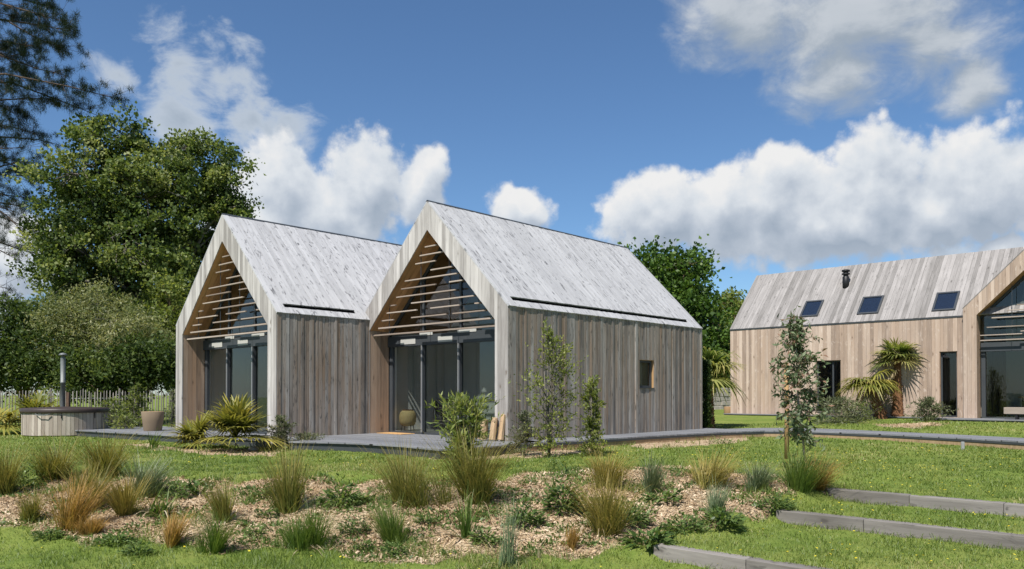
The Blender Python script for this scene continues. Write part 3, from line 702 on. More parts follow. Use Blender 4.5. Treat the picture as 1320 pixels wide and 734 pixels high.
# ---------------------------------------------------------------- far L shaped house
CL = at(942, 534, 34.0)
CX = CL[:2]
ZC = .21
hC = empty('timber_house', (CX[0], CX[1], ZC), ROT, 'large pale timber house on the right with three roof windows and a black flue', 'house')
WL, EC, HWc = 9.06, 3.68, 2.6
def cwall():
    ops = [(3.7, 4.7, .12, 2.22), (8.2, 8.78, .06, 2.42)]     # window and door openings x0,x1,z0,z1
    pcs = []; x = 0
    for a, b, z0, z1 in ops:
        pcs.append([(x, 0), (a, 0), (a, EC), (x, EC)]); pcs.append([(a, 0), (b, 0), (b, z0), (a, z0)]); pcs.append([(a, z1), (b, z1), (b, EC), (a, EC)]); x = b
    pcs.append([(x, 0), (WL+.3, 0), (WL+.3, EC), (x, EC)])
    w = MB(); boards(w, pcs, (0, 0, 0), (1, 0, 0), (0, 0, 1), (0, -1, 0), .145, .022, .005, .008, 40)
    w.build('front_wall', M['pink'], hC)
    for a, b, z0, z1 in ops:
        r = MB(); r.box((a+.001, .002, z0), (a+.02, .2, z1), along=2); r.box((b-.02, .002, z0), (b-.001, .2, z1), along=2); r.box((a+.02, .002, z1-.02), (b-.02, .2, z1-.001), along=0)
        r.build('door_reveal', M['cheek'], hC)
        f = MB(); t = .05; f.box((a+.02, .1, z0), (a+.02+t, .16, z1-.02)); f.box((b-.02-t, .1, z0), (b-.02, .16, z1-.02)); f.box((a+.02+t, .101, z0), (b-.02-t, .159, z0+t)); f.box((a+.02+t, .101, z1-.02-t), (b-.02-t, .159, z1-.02))
        if b-a > .9: f.box(((a*.35+b*.65)-.03, .098, z0+t), ((a*.35+b*.65)+.03, .158, z1-.02-t))
        fo = f.build('door_frame', M['metal'], hC, bevel=.004)
        p = MB(); p.box((a+.02+t, .125, z0+t), (b-.02-t, .135, z1-.02-t)); p.build('door_pane', M['glass'] if b-a < .9 else M['roofglass'], fo)
    # roofs
    Ls = math.hypot(HWc, 2.6); V = np.array((0, S2, S2)); N = np.array((0, -S2, S2))
    r = MB(); boards(r, [[(-.02, -.03), (WL+3.4, -.03), (WL+3.4, Ls), (-.02, Ls)]], (0, 0, EC), (1, 0, 0), V, N, .145, .03, .005, .008, 41)
    ro = r.build('roof', M['pinkroof'], hC)
    r = MB(); boards(r, [[(-.02, 0), (WL+6, 0), (WL+6, Ls), (-.02, Ls)]], (0, 2*HWc, EC), (1, 0, 0), (0, -S2, S2), (0, S2, S2), .145, .03, .005, .008, 42)
    r.build('roof', M['pinkroof'], hC)
    e = MB(); e.box((.0, -.045, EC-.055), (WL-.02, -.026, EC-.012)); e.build('eave_gutter', M['metal'], hC)
    # roof windows: x along the wall, v up the slope
    for x0, x1, v0, v1 in ((2.92, 3.67, .45, 1.45), (5.22, 6.02, .38, 1.42), (7.9, 8.68, .28, 1.32)):
        O = np.array((0, 0, EC)); P = lambda x, v, h: O+np.array((x, 0, 0))+V*v+N*h
        f = MB(); t = .07
        for a, b, c, d in ((x0, x0+t, v0, v1), (x1-t, x1, v0, v1), (x0+t, x1-t, v0, v0+t), (x0+t, x1-t, v1-t, v1)):
            f.slab([P(a, c, .085), P(b, c, .085), P(b, d, .085), P(a, d, .085)], N, .06)
        fo = f.build('roof_window', M['lightmetal'] if False else M['metal'], ro)
        p = MB(); p.slab([P(x0+t, v0+t, .07), P(x1-t, v0+t, .07), P(x1-t, v1-t, .07), P(x0+t, v1-t, .07)], N, .012); p.build('roof_pane', M['roofglass'], fo)
        p = MB(); p.slab([P(x0+t, v0+t, .045), P(x1-t, v0+t, .045), P(x1-t, v1-t, .045), P(x0+t, v1-t, .045)], N, .008); p.build('roof_blind', M['dark'], fo)
    # flue
    fl = NB(); b = np.array((4.1, 0, EC))+V*2.43*1.0; x, y, z = 4.32, 1.60, EC+1.60
    lathe(fl, [(.0, -.15), (.13, -.15), (.13, .42), (.10, .44), (.10, .50), (.16, .51), (.16, .56), (.10, .57), (.10, .62), (.16, .63), (.16, .70), (.0, .74)], 20, (x, y, z))
    fl.build('flue_pipe', M['black'], hC, smooth=False)
    # left end wall and rear
    w = MB(); boards(w, [[(0, 0), (2*HWc, 0), (2*HWc, EC), (HWc, EC+HWc), (0, EC)]], (.02, 0, 0), (0, 1, 0), (0, 0, 1), (-1, 0, 0), .145, .02, .005, .008, 43)
    w.build('end_wall', M['pink'], hC)
    w = MB(); boards(w, [[(0, 0), (WL+6, 0), (WL+6, EC), (0, EC)]], (0, 2*HWc-.02, 0), (1, 0, 0), (0, 0, 1), (0, 1, 0), .145, .02, .005, .008, 44)
    w.build('back_wall', M['pink'], hC)
    f = MB(); f.box((.1, .3, .0), (WL, 2*HWc-.1, .04)); f.build('floor', M['concrete'], hC)
cwall()
# cross gable: a child wing of the same house
wing = empty('gable_wing', (WL+3.2-.02, -.32, 0), 0); wing.parent = hC
W2 = 6.4
barsC = [(-2.7, 2.7, 2.75), (-2.7, -1.45, 2.93), (-1.5, 1.2, 3.02), (-2.5, 0.6, 3.2), (-1.2, 2.0, 3.36), (-2.35, 1.9, 3.52), (-1.9, -.7, 3.75), (-1.6, 1.6, 3.92), (-1.3, .9, 4.15), (-1.1, 1.0, 4.4), (-.8, .6, 4.7), (-.5, .5, 5.0)]
gable(wing, W2, 3.88, 3.2, .42, .66, M['pink'], M['lining'], M['cheek'], rec=.5, zb=.02, seed=61, door=((-2.6, .4), (.4, 2.6)), upper=(-.9, .9), zbeam=(2.38, 2.68), zsill=.08, vents=False, bars=barsC)
for sx in (-1, 1):
    b, *_ = roof_side(wing, sx, W2/2, 3.88, 3.2, 6.0, None, M['pinkroof'], 70+sx)
    b.build('roof', M['pinkroof'], wing)
    w = MB(); boards(w, [[(0, .02), (3.5, .02), (3.5, 3.88), (0, 3.88)]], (sx*(W2/2-.03), 0, 0), (0, 1, 0), (0, 0, 1), (sx, 0, 0), .145, .02, .005, .008, 72+sx); w.build('side_wall', M['pink'], wing)
f = MB(); f.box((-W2/2+.5, .6, 0), (W2/2-.5, 5.5, .05)); f.build('floor', M['concrete'], wing)
f = MB(); f.box((-W2/2+.5, 4.2, .05), (W2/2-.5, 4.3, 6.2)) if False else f.box((-W2/2+.5, 4.2, .05), (W2/2-.5, 4.3, 3.8)); f.build('partition', M['plaster'], wing)

# ---------------------------------------------------------------- decks
def deck(name, top, z, label, group=None, th=.03, fh=.2, inset=.05):
    top = [np.array(p[:2]) for p in top]
    c = sum(top)/len(top); 
    area = sum(top[i][0]*top[(i+1) % len(top)][1]-top[(i+1) % len(top)][0]*top[i][1] for i in range(len(top)))
    if area < 0: top = top[::-1]
    DECKS.append(top)
    root = empty(name, (c[0], c[1], 0), 0, label, 'deck', group)
    m = MB(); m.prism([p-c for p in top], z-th, z); m.build('decking', M['deck'], root)
    if 'walk' in name:
        e = MB(); q = [(p-c)*1.0+unit(p-c)*.008 for p in top]; e.prism(q, z-.085, z-.008); e.build('edge_trim', M['metal'], root)
    # fascia set in a little
    ins = []
    n = len(top)
    for i in range(n):
        a, b, d = top[i-1], top[i], top[(i+1) % n]
        e1 = unit(b-a); e2 = unit(d-b); n1 = np.array([-e1[1], e1[0]]); n2 = np.array([-e2[1], e2[0]]); nn = unit(n1+n2)
        ins.append(b+nn*inset-c)
    m = MB(); m.prism(ins, z-th-fh, z-(.09 if 'walk' in name else th+.001), .5); m.build('fascia', M['fascia'] if 'walk' in name else M['metal'], root)
    return root
def off(p, d): return p[:2]+np.array(d)
zD = .035
fB = [onz(*p, zD) for p in ((372, 569.5), (420, 570.2), (462, 571.5), (520, 575), (566, 579.5), (600, 578), (640, 575), (662, 573))]
loc = lambda o, x, y: o + D2*(GAB['w']/2-x) + D1*y          # local house coords -> world
hwG = GAB['w']/2
B_in = [loc(BO, hwG+.55, .5), loc(BO, hwG-.1, 0.64), loc(BO, -hwG+.35, .64), loc(AO, hwG+.005, 2.6), loc(AO, hwG+.005, .15)]
deck('deck', [p[:2] for p in fB] + B_in, zD, 'grey deck before the central house door, wrapping its front corner', 'grey composite decks')
fA = [onz(*p, zD) for p in ((232, 562), (290, 564.5), (343, 567.5))]
A_in = [loc(AO, hwG-.45, .02), loc(AO, hwG-.45, .64), loc(AO, -hwG+.45, .64), loc(AO, -hwG+.45, -.02), loc(AO, -hwG-.1, -.02), loc(AO, -hwG-.1, 3), onz(140, 549.5, zD)[:2], onz(85, 554, zD)[:2], onz(160, 558, zD)[:2]]
deck('deck', [p[:2] for p in fA] + A_in, zD, 'grey deck running from the left house to the wooden hot tub', 'grey composite decks')
# walkway along the side wall and on to the right
fr = [onz(*p, zD) for p in ((664, 572.8), (700, 570.5), (770, 566.5), (830, 562.6), (880, 559.8), (930, 557.2), (985, 555.2), (1030, 555.6), (1075, 557.2), (1150, 560.2), (1230, 564.2), (1320, 569.2), (1420, 576))]
bk = [loc(BO, hwG+.012, .52), loc(BO, hwG+.012, 8.8), loc(BO, hwG-.5, 9.2)] + [onz(px, py, zD)[:2] for px, py in ((935, 553.0), (985, 551.7), (1030, 551.9), (1080, 553.4), (1150, 556.6), (1230, 560.2), (1320, 564.8), (1420, 571))]
deck('walkway', [p[:2] for p in fr] + bk[::-1], zD, 'long grey boardwalk curving from the central house side towards the right', None, .035, .19, .02)
# terrace of the far house
tC = [(-.1, -.02), (-.1, -.5), (WL-1.2, -.5), (WL-.9, -1.6), (WL+8, -1.6), (WL+8, -.3)]
tw = [CX + (-D2)*x + D1*y for x, y in tC]
deck('deck', tw, ZC+.05, 'narrow grey terrace along the far right house under its glazed gable', 'grey composite decks')
# ---------------------------------------------------------------- plants
def rr(seed): return np.random.default_rng(seed)
def tuft(px, py, hpx, wpx, m, label, seed, n=190, lean=0.0, w=.0075, dry=0, group='ornamental grasses planted in the bed', name='sedge_tuft', sag=.28, out=.3):
    p = gp(px, py); k = mpp(p); H_ = hpx*k; R_ = wpx*k*.5; r = rr(seed); nb = NB()
    rb = min(.12, R_*.3)
    a = r.uniform(0, 2*math.pi, n); q = np.sqrt(r.random(n))
    B = np.stack([rb*q*np.cos(a), rb*q*np.sin(a), np.full(n, -.02)], 1)
    nc = int(r.integers(2, 5)); ci = r.choice(nc, n, p=r.dirichlet(np.ones(nc)*3))
    co_ = r.normal(0, R_*.24, (nc, 2))*[1, .7]; ch = np.append(1.0, r.uniform(.65, 1.0, nc-1))[ci]; cln = r.normal(0, .14, (nc, 2))
    B[:, :2] += co_[ci]
    tilt = (R_/H_)*1.15*q*r.uniform(.2, 1.3, n)
    a2 = a + r.normal(0, .45, n); flop = (r.random(n) < .06)*r.uniform(.5, 1.2, n)
    D = np.stack([tilt*np.cos(a2)+lean+cln[ci, 0]+flop*np.cos(a), tilt*np.sin(a2)+r.normal(0, .08, n)+cln[ci, 1]+flop*np.sin(a), np.ones(n)], 1)
    L = H_*ch*r.uniform(.4, 1.14, n)*np.sqrt(1+tilt**2)*1.14
    rv = np.clip(r.normal(.5, .27, n)+.15*(q-.5), 0, 1)
    strips(nb, B, D, L, w*r.uniform(.7, 1.3, n)*max(.75, min(1.4, p[1]/11)), out*r.uniform(.1, 1.2, n)*R_/H_*1.6, sag*r.uniform(.1, 1.3, n), 5, rv, r, .9)
    root = empty(name, p, r.uniform(0, .4), label, 'ornamental grass', group)
    nb.build('blades', M[m], root)
    if dry:
        nb = NB(); a = r.uniform(0, 2*math.pi, dry); D = np.stack([np.cos(a), np.sin(a), r.uniform(.2, .9, dry)], 1); B = np.stack([rb*np.cos(a), rb*np.sin(a), np.full(dry, .0)], 1)
        strips(nb, B, D, H_*r.uniform(.45, .8, dry), w*1.7, .25, r.uniform(.6, .95, dry), 6, None, r)
        nb.build('dry_blades', M['straw'], root)
    return root

TUFTS = [
 (4, 640, 66, 50, 'tuftolive', 'olive sedge tuft at the left end of the planting bed', 0, 0),
 (38, 672, 42, 30, 'tuftolive', 'small upright olive-green sedge tuft, alone on chips left of the orange one', 0, 0),
 (80, 616, 52, 62, 'tuftolive', 'broad olive sedge tuft at the top of the bed below the hot tub', 0, 0),
 (140, 614, 54, 60, 'tuftolive', 'broad olive sedge with orange tips at the bed top, before the tree-trunk stool', 0, 0),
 (112, 655, 58, 46, 'tuftolive', 'tall olive sedge tuft right behind the big orange sedge', 0, 0),
 (88, 683, 66, 46, 'tuftorange', 'large orange-brown sedge tuft, biggest of the orange ones', 0, 0),
 (113, 690, 32, 30, 'tuftorange', 'low orange-brown sedge pressed against the right foot of the big orange sedge', 0, 0),
 (160, 666, 54, 38, 'tuftgold', 'golden olive sedge tuft left of the drooping strappy plant', 0, 6),
 (221, 704, 48, 30, 'tuftorange', 'small bright orange sedge tuft near the lower edge of the bed', 0, 0),
 (292, 672, 58, 36, 'tuftolive', 'bronze olive sedge tuft behind the small dark green tuft', 0, 4),
 (272, 712, 56, 36, 'tuftgreen', 'small dark green sedge tuft with fine blades, low in the bed before the bronze one', 0, 0),
 (186, 640, 48, 48, 'tuftblue', 'grey-green wispy grass behind the drooping strappy plant', 0, 8),
 (376, 662, 82, 50, 'tuftolive', 'tall bronze olive sedge with brownish tips behind the bright green tuft', 0, 0),
 (391, 708, 60, 56, 'tuftgreen', 'bright green spreading grass tuft at the foot of the tall bronze sedge', 0, 6),
 (503, 700, 56, 44, 'tuftgreen', 'fine green sedge tuft standing alone in the middle of the wood chips', 0, 0),
 (541, 654, 76, 72, 'tuftolive', 'large bronze sedge clump left of the one under the oleander', -.05, 8),
 (616, 648, 88, 88, 'tuftolive', 'largest olive sedge clump, growing in front of the oleander', 0, 10),
 (783, 628, 46, 54, 'tuftgold', 'bronze sedge tuft at the bed top behind the big golden one', 0, 0),
 (773, 686, 74, 66, 'tuftgold', 'big golden bronze sedge fanning out over the chips below the slim columnar shrub', 0, 6),
 (838, 636, 48, 28, 'tuftblue', 'wispy grey-green grass tuft between the two golden sedges', 0, 10),
 (914, 630, 54, 58, 'tuftgold', 'rounded golden sedge fountain leaning right above the mulch slope', .22, 14),
 (918, 668, 44, 24, 'tuftblue', 'thin grey-green grass tuft below the golden fountain sedge', 0, 6),
 (1036, 634, 56, 48, 'tuftgreen', 'green sedge with orange tips at the foot of the staked sapling', .12, 4),
 (736, 709, 34, 16, 'tuftorange', 'tiny brown-tipped sedge tuft low on the chips below the golden one', 0, 0),
 (972, 632, 34, 36, 'tuftblue', 'low grey-green grass between the golden fountain and the staked sapling', .05, 0),
]
for i, t in enumerate(TUFTS):
    px, py, h, w, m, lab, lean, dry = t
    tuft(px, py, h*1.12, w*1.15, m, lab, 100+i, n=int(min(950, 220+w*10)), lean=lean, dry=dry)
# orange crest on the sapling's sedge
tuft(1049, 632, 52, 50, 'tuftorange', 'orange wispy sedge beside the green one under the staked sapling', 133, 420, .25)
# strappy plants (broader blades)
tuft(206, 664, 48, 50, 'tuftgreen', 'strappy dark green plant with pale drooping dead leaves, left of the bright orange sedge', 201, 60, 0, .017, 16, name='strappy_plant', sag=.5, out=.5)
tuft(597, 694, 70, 36, 'tuftgreen', 'tall strappy green plant with withered lower leaves below the largest sedge clump', 202, 70, 0, .015, 12, name='strappy_plant', sag=.3)
tuft(653, 733, 92, 34, 'tuftblue', 'tall thin blue-green rush at the lower edge of the bed', 203, 90, 0, .010, 3, name='rush_clump', sag=.15, out=.15)
tuft(195, 578, 34, 22, 'tuftgreen', 'small green grass with straw-coloured skirt in front of the tree-trunk stool', 204, 60, 0, .012, 26, group='grasses beside the deck', sag=.4)
tuft(696, 722, 22, 10, 'straw', 'short dry straw stubs at the lower edge of the bed', 205, 18, 0, .01, 0, name='dry_stubs', sag=.02, out=.05)

def weed(px, py, wpx, hpx, label, seed, m='weed', n=60, leaf=.09, lw=.45, name='weed_plant'):
    wpx *= 1.15; hpx *= 1.3; n = int(n*1.8); leaf *= .9
    p = gp(px, py); k = mpp(p); r = rr(seed); nb = NB(); R_ = wpx*k*.5; H_ = hpx*k
    q = np.sqrt(r.random(n)); a = r.uniform(0, 2*math.pi, n)
    B = np.stack([R_*.75*q*np.cos(a), R_*.5*q*np.sin(a), H_*r.random(n)*(1-q*.7)*.8], 1)
    D = np.stack([np.cos(a)*(.3+q), np.sin(a)*(.3+q), r.uniform(.1, .9, n)], 1)
    L = leaf*r.uniform(.5, 1.25, n)
    strips(nb, B, D, L, L*lw*.8, .25, r.uniform(.1, .5, n), 3, None, r, .97)
    leaves(nb, B+r.normal(size=B.shape)*[R_*.12, R_*.12, H_*.1], D+rdirs(n, r)*.5, L*.7, L*lw*.7, r)
    root = empty(name, p, 0, label, 'weed', 'broad-leaved weeds growing through the mulch')
    # stems
    s = NB()
    for i in range(0, n, max(1, n//9)): add_tube(s, [(0, 0, -.02), B[i]*.5+(0, 0, .01), B[i]], [.004, .003, .002], 4)
    s.build('stems', M['weed'], root); nb.build('leaves', M[m], root)
WEEDS = [
 (33, 622, 46, 34, 'bushy green weed at the bed top beside the leftmost sedge', 'weed', 110, .08),
 (440, 652, 62, 34, 'wide patch of dark dock leaves in the upper bed left of the bronze clump', 'weeddark', 120, .13),
 (456, 690, 44, 30, 'feathery light green weed left of the lone fine green sedge', 'weed', 140, .06),
 (470, 710, 30, 14, 'small low green weed near the lower bed edge, left of the lone green sedge', 'weed', 50, .06),
 (508, 716, 36, 20, 'low leafy weed directly below the lone fine green sedge', 'weeddark', 50, .08),
 (256, 640, 34, 22, 'pale cabbage-like rosette at the top of the bed', 'weed', 26, .14),
 (228, 645, 40, 30, 'dark green leafy weed beside the drooping strappy plant', 'weeddark', 90, .08),
 (342, 642, 36, 22, 'low green weed left of the tall bronze sedge at the bed top', 'weeddark', 60, .08),
 (345, 668, 30, 20, 'small green weed left of the tall bronze sedge, mid bed', 'weed', 50, .07),
 (330, 690, 26, 14, 'little dark weed right of the small dark green tuft', 'weeddark', 36, .07),
 (500, 634, 60, 14, 'low creeping green weed along the top edge of the bed', 'weed', 80, .06),
 (676, 676, 50, 34, 'bushy green weed beside the tall blue-green rush', 'weed', 130, .10),
 (728, 662, 64, 56, 'tall leafy green weed cluster left of the big golden sedge', 'weed', 220, .11),
 (625, 702, 44, 22, 'dark green weed right of the withered strappy plant', 'weeddark', 80, .09),
 (812, 676, 64, 28, 'sprawling green weeds at the right foot of the big golden sedge', 'weeddark', 140, .10),
 (858, 648, 44, 22, 'broad-leaved dock below the wispy grass on the mulch slope', 'weeddark', 36, .14),
 (838, 704, 60, 24, 'dock with wide pale leaves beside the lowest edging board', 'weed', 46, .17),
 (880, 686, 60, 24, 'leafy weeds above the lowest edging board', 'weeddark', 130, .09),
 (932, 680, 52, 26, 'bright green dock at the corner of the bed and lawn', 'weed', 60, .15),
 (1000, 656, 56, 18, 'green weeds hanging over the end of the middle edging board', 'weed', 120, .08),
 (150, 702, 54, 16, 'low green weeds below the orange sedges', 'weeddark', 110, .08),
 (178, 716, 40, 18, 'low leafy weed by the lower lawn left of the bright orange sedge', 'weed', 60, .08),
 (62, 694, 40, 14, 'flat green weed at the lower left bed edge', 'weed', 70, .07),
 (715, 606, 18, 30, 'small leafy sprig at the bed top left of the bronze sedge', 'weed', 40, .06),
 (545, 676, 30, 18, 'light green seedling clump below the large bronze clump', 'weed', 40, .06),
 (930, 572, 40, 9, 'low green weeds beside the boardwalk under the house corner', 'weed', 70, .07),
 (590, 586, 30, 12, 'wispy weeds before the deck corner left of the oleander', 'weed', 40, .07),
]
for i, (px, py, w, h, lab, m, n, lf) in enumerate(WEEDS): weed(px, py, w, h, lab, 300+i, m, n, lf)

def shrub(px, py, hpx, wpx, m, label, seed, n=900, leaf=.05, lw=.45, stems=7, prof=None, name='shrub', group=None, base=None, barkm='barkgrey', nclump=26, jitter=1.0, up=.5, cat='shrub', rv0=0.0, low=.05):
    p = gp(px, py) if base is None else np.array(base, float); k = mpp(p); H_ = hpx*k; R_ = wpx*k*.5; r = rr(seed)
    prof = prof or (lambda t: math.sin(math.pi*min(1, .15+t*.85))**.6)
    root = empty(name, p, 0, label, cat, group)
    s = NB(); tips = []
    for i in range(stems):
        a = r.uniform(0, 6.28); q = r.random()**.5; h = H_*r.uniform(.7, 1)
        top = np.array([R_*.6*q*math.cos(a)*prof(.8), R_*.6*q*math.sin(a)*prof(.8), h])
        mid = top*[.45, .45, .5]+np.append(r.normal(0, R_*.08, 2), 0)
        pts = [(top*.02)-(0, 0, .05), mid, top]; rad = max(.004, .012*H_/1.5)
        add_tube(s, pts, [rad, rad*.7, rad*.25], 5); tips.append(pts)
    C = []
    for j in range(nclump):
        t = low+(1-low)*(j+r.random())/nclump; a = r.uniform(0, 6.28); q = math.sqrt(r.random())
        rad = R_*prof(t)*q; c = np.array([rad*math.cos(a), rad*math.sin(a), H_*t*.97]); C.append(c)
        add_tube(s, [np.array([c[0]*.25, c[1]*.25, c[2]*.8]), c*[.6, .6, .93], c], [.006*H_/2, .004*H_/2, .002], 4)
    s.build('stems', M[barkm], root)
    C = np.array(C);     # leaves sit along twigs that leave each branch
    ntw = 7; crs = R_*.42*jitter*np.array([prof(min(1, max(.02, c[2]/H_))) for c in C])+.03
    ta = np.repeat(C*[.72, .72, .94], ntw, 0); tb = np.repeat(C, ntw, 0)+r.normal(size=(nclump*ntw, 3))*np.repeat(crs, ntw)[:, None]*[1, 1, .9]+[0, 0, .03]
    tb[:, 2] = np.clip(tb[:, 2], .04, H_*1.03)
    tw = NB()
    for p0, p1 in zip(ta, tb): add_tube(tw, [p0, (p0+p1)/2+[0, 0, .012], p1], [.0035, .0025, .0015], 3)
    tw.build('twigs', M[barkm], root)
    ti = r.integers(0, nclump*ntw, n); ci = ti//ntw; f = r.random(n)**.7; tdir = unit(tb-ta)[ti]
    P = ta[ti]+(tb-ta)[ti]*f[:, None]+r.normal(size=(n, 3))*.008
    A = rdirs(n, r)*.9+tdir*.7; A[:, 2] += up*.6
    base_r = r.normal(0, .16, nclump)[ci]
    nb = NB(); L = leaf*r.uniform(.6, 1.3, n); leaves(nb, P, A, L, L*lw, r, np.clip(.5+rv0+base_r+r.normal(0, .2, n), 0, 1))
    nb.build('foliage', M[m], root)
    return root
colprof = lambda t: (.75+.25*math.sin(t*9))*(1-.55*max(0, t-.55)/.45)
shrub(708, 590, 172, 56, 'shrub', 'tall ragged young shrub with yellow-green shoots against the house side wall', 400, 2700, .065, .5, 5, lambda t: .25+.95*math.sin(math.pi*min(1, t*1.02))**.8 if t < .98 else .1, nclump=46, group='shrubs along the side wall', rv0=.18)
shrub(764, 588, 100, 32, 'shrub', 'slim columnar shrub under the small window side of the wall', 401, 3000, .055, .5, 8, colprof, nclump=34, group='shrubs along the side wall', rv0=.15)
shrub(676, 588, 56, 34, 'greyshrub', 'small grey-green bushy shrub at the front corner of the side wall', 402, 2200, .05, .4, 9, nclump=22, group='shrubs along the side wall')
shrub(361, 580, 42, 32, 'greyshrub', 'small grey-green shrub at the right post of the left house', 403, 2200, .055, .35, 9, nclump=20)
shrub(394, 578, 18, 46, 'greyshrub', 'low spreading grey-green bush beside the deck under the left house wall', 404, 1400, .05, .4, 9, nclump=20)
shrub(597, 606, 92, 52, 'limeshrub', 'oleander with long pointed leaves in front of the glass doors', 405, 2300, .13, .22, 14, lambda t: .45+.55*min(1, t*1.5), nclump=40, up=.9, jitter=.8, rv0=.02)
shrub(178, 552, 60, 44, 'shrub', 'rounded leafy bush before the picket fence, behind the tree-trunk stool', 406, 1600, .10, .35, 8, base=at(178, 548, 25.5)*[1, 1, 0]+[0, 0, -.1])
shrub(143, 550, 40, 46, 'limeshrub', 'pale yellow-green bush between the hot tub and the rounded bush', 407, 1100, .09, .4, 8, base=at(143, 548, 26)*[1, 1, 0]+[0, 0, -.1])
shrub(160, 552, 22, 36, 'limeshrub', 'low yellow plant beside the deck edge behind the tree-trunk stool', 408, 600, .12, .25, 8, base=at(162, 552, 24.3)*[1, 1, 0]+[0, 0, -.1])
shrub(221, 556, 56, 18, 'limeshrub', 'thin pale climber beside the left post of the left house', 409, 420, .07, .4, 5, base=at(221, 552, 25.2)*[1, 1, 0]+[0, 0, -.1])
shrub(1072, 552, 32, 64, 'greyshrub', 'wide grey-green bush before the glazed door of the far house', 410, 2300, .12, .25, 12, base=at(1078, 553, 27.2)*[1, 1, 0]+[0, 0, .08])
shrub(1108, 550, 24, 44, 'limeshrub', 'low yellow-green bush left of the leaning small palm', 411, 900, .12, .2, 10, base=at(1106, 550, 28)*[1, 1, 0]+[0, 0, .1])
shrub(1198, 548, 31, 36, 'greyshrub', 'grey-green bush before the narrow far door, right of the palm trunk', 412, 2300, .11, .25, 10, base=at(1197, 547, 27)*[1, 1, 0]+[0, 0, .1])

# staked sapling
pS = gp(1037, 606)
def sapling():
    r = rr(500); k = mpp(pS); H_ = 188*k; root = empty('staked_sapling', pS, 0, 'young eucalyptus sapling with reddish tips tied beside a wooden stake', 'tree')
    t = NB(); x0 = 0
    spine = [np.array([.02+.0, 0, -.05]), np.array([-.03, 0, H_*.25]), np.array([-.10, .02, H_*.5]), np.array([-.12, 0, H_*.75]), np.array([-.16, 0, H_])]
    add_tube(t, spine, [.022, .02, .016, .010, .003], 7)
    C = []
    for i in range(64):
        tt = .16+.84*(i+r.random())/64; b = np.array([np.interp(tt*4, range(5), [s[j] for s in spine]) for j in range(3)])
        a = r.uniform(0, 6.28); R_ = 36*k*(.22+.85*math.sin(math.pi*min(1, tt*.93+.08))**1.1)*r.uniform(.25, 1); e = b+np.array([R_*math.cos(a), R_*math.sin(a), R_*.5*r.uniform(.2, 1.4)]); C.append(e)
        add_tube(t, [b, (b+e)/2+(0, 0, .03), e], [.006, .004, .002], 4)
        C.append((b+e)/2+(0, 0, .02))
    t.build('trunk', M['pale_bark'], root)
    C = np.array(C); n = 2100; ntw = 4; ta = np.repeat(C, ntw, 0); tb = ta+r.normal(size=ta.shape)*[.12, .12, .11]; tw = NB()
    for p0, p1 in zip(ta, tb): add_tube(tw, [p0, (p0+p1)/2, p1], [.003, .0025, .0015], 3)
    tw.build('twigs', M['barkbrown'], root)
    ti = r.integers(0, len(ta), n); ci = ti//ntw; P = ta[ti]+(tb-ta)[ti]*r.random(n)[:, None]**.7
    A = rdirs(n, r); A[:, 2] -= .35
    tipf = (C[ci][:, 2]/H_); rv = np.clip(r.random(n)*.8+.25*(r.random(n) < tipf*.55), 0, 1)
    nb = NB(); L = r.uniform(.06, .14, n); leaves(nb, P, A, L, L*.36, r, rv); nb.build('foliage', M['euca'], root)
sapling()
pK = gp(1014, 592); kk = mpp(pK)
st = NB(); add_tube(st, [(0, 0, -.1), (.01, 0, 62*kk), (.0, 0, 124*kk)], [.045, .043, .042], 10)
sto = st.build('tree_stake', M['stake']); sto.location = pK; tag(sto, 'round wooden stake beside the eucalyptus sapling', 'stake')

# ---------------------------------------------------------------- fan palms
def frond(nb, pn, base, a, length, petiole, r, nl=22, wide=130, sagl=.3):
    a = unit(np.array(a, float)); s = unit(np.cross(a, [0, 0, 1.0])); nrm = np.cross(s, a); droop = r.uniform(.0, .35)
    hub = base+a*petiole-np.array([0, 0, petiole*.12])
    add_tube(pn, [base, base+a*petiole*.5+(0, 0, .02), hub], [.012, .010, .008], 5)
    a2 = unit(a-np.array([0, 0, droop])); 
    ph = np.radians(np.linspace(-wide, wide, nl))
    D = a2[None]*np.cos(ph)[:, None]+s[None]*np.sin(ph)[:, None]+nrm[None]*(.18*np.abs(np.sin(ph))[:, None]-.05)
    L = length*(.62+.38*np.cos(ph*.6))*r.uniform(.9, 1.08, nl)
    b0 = np.clip(r.normal(.45, .2), 0, 1)
    strips(nb, np.repeat(hub[None], nl, 0), D, L, length*.115, .05, sagl*r.uniform(.5, 1.4, nl), 4, np.clip(b0+r.normal(0, .12, nl), 0, 1), r, .97)
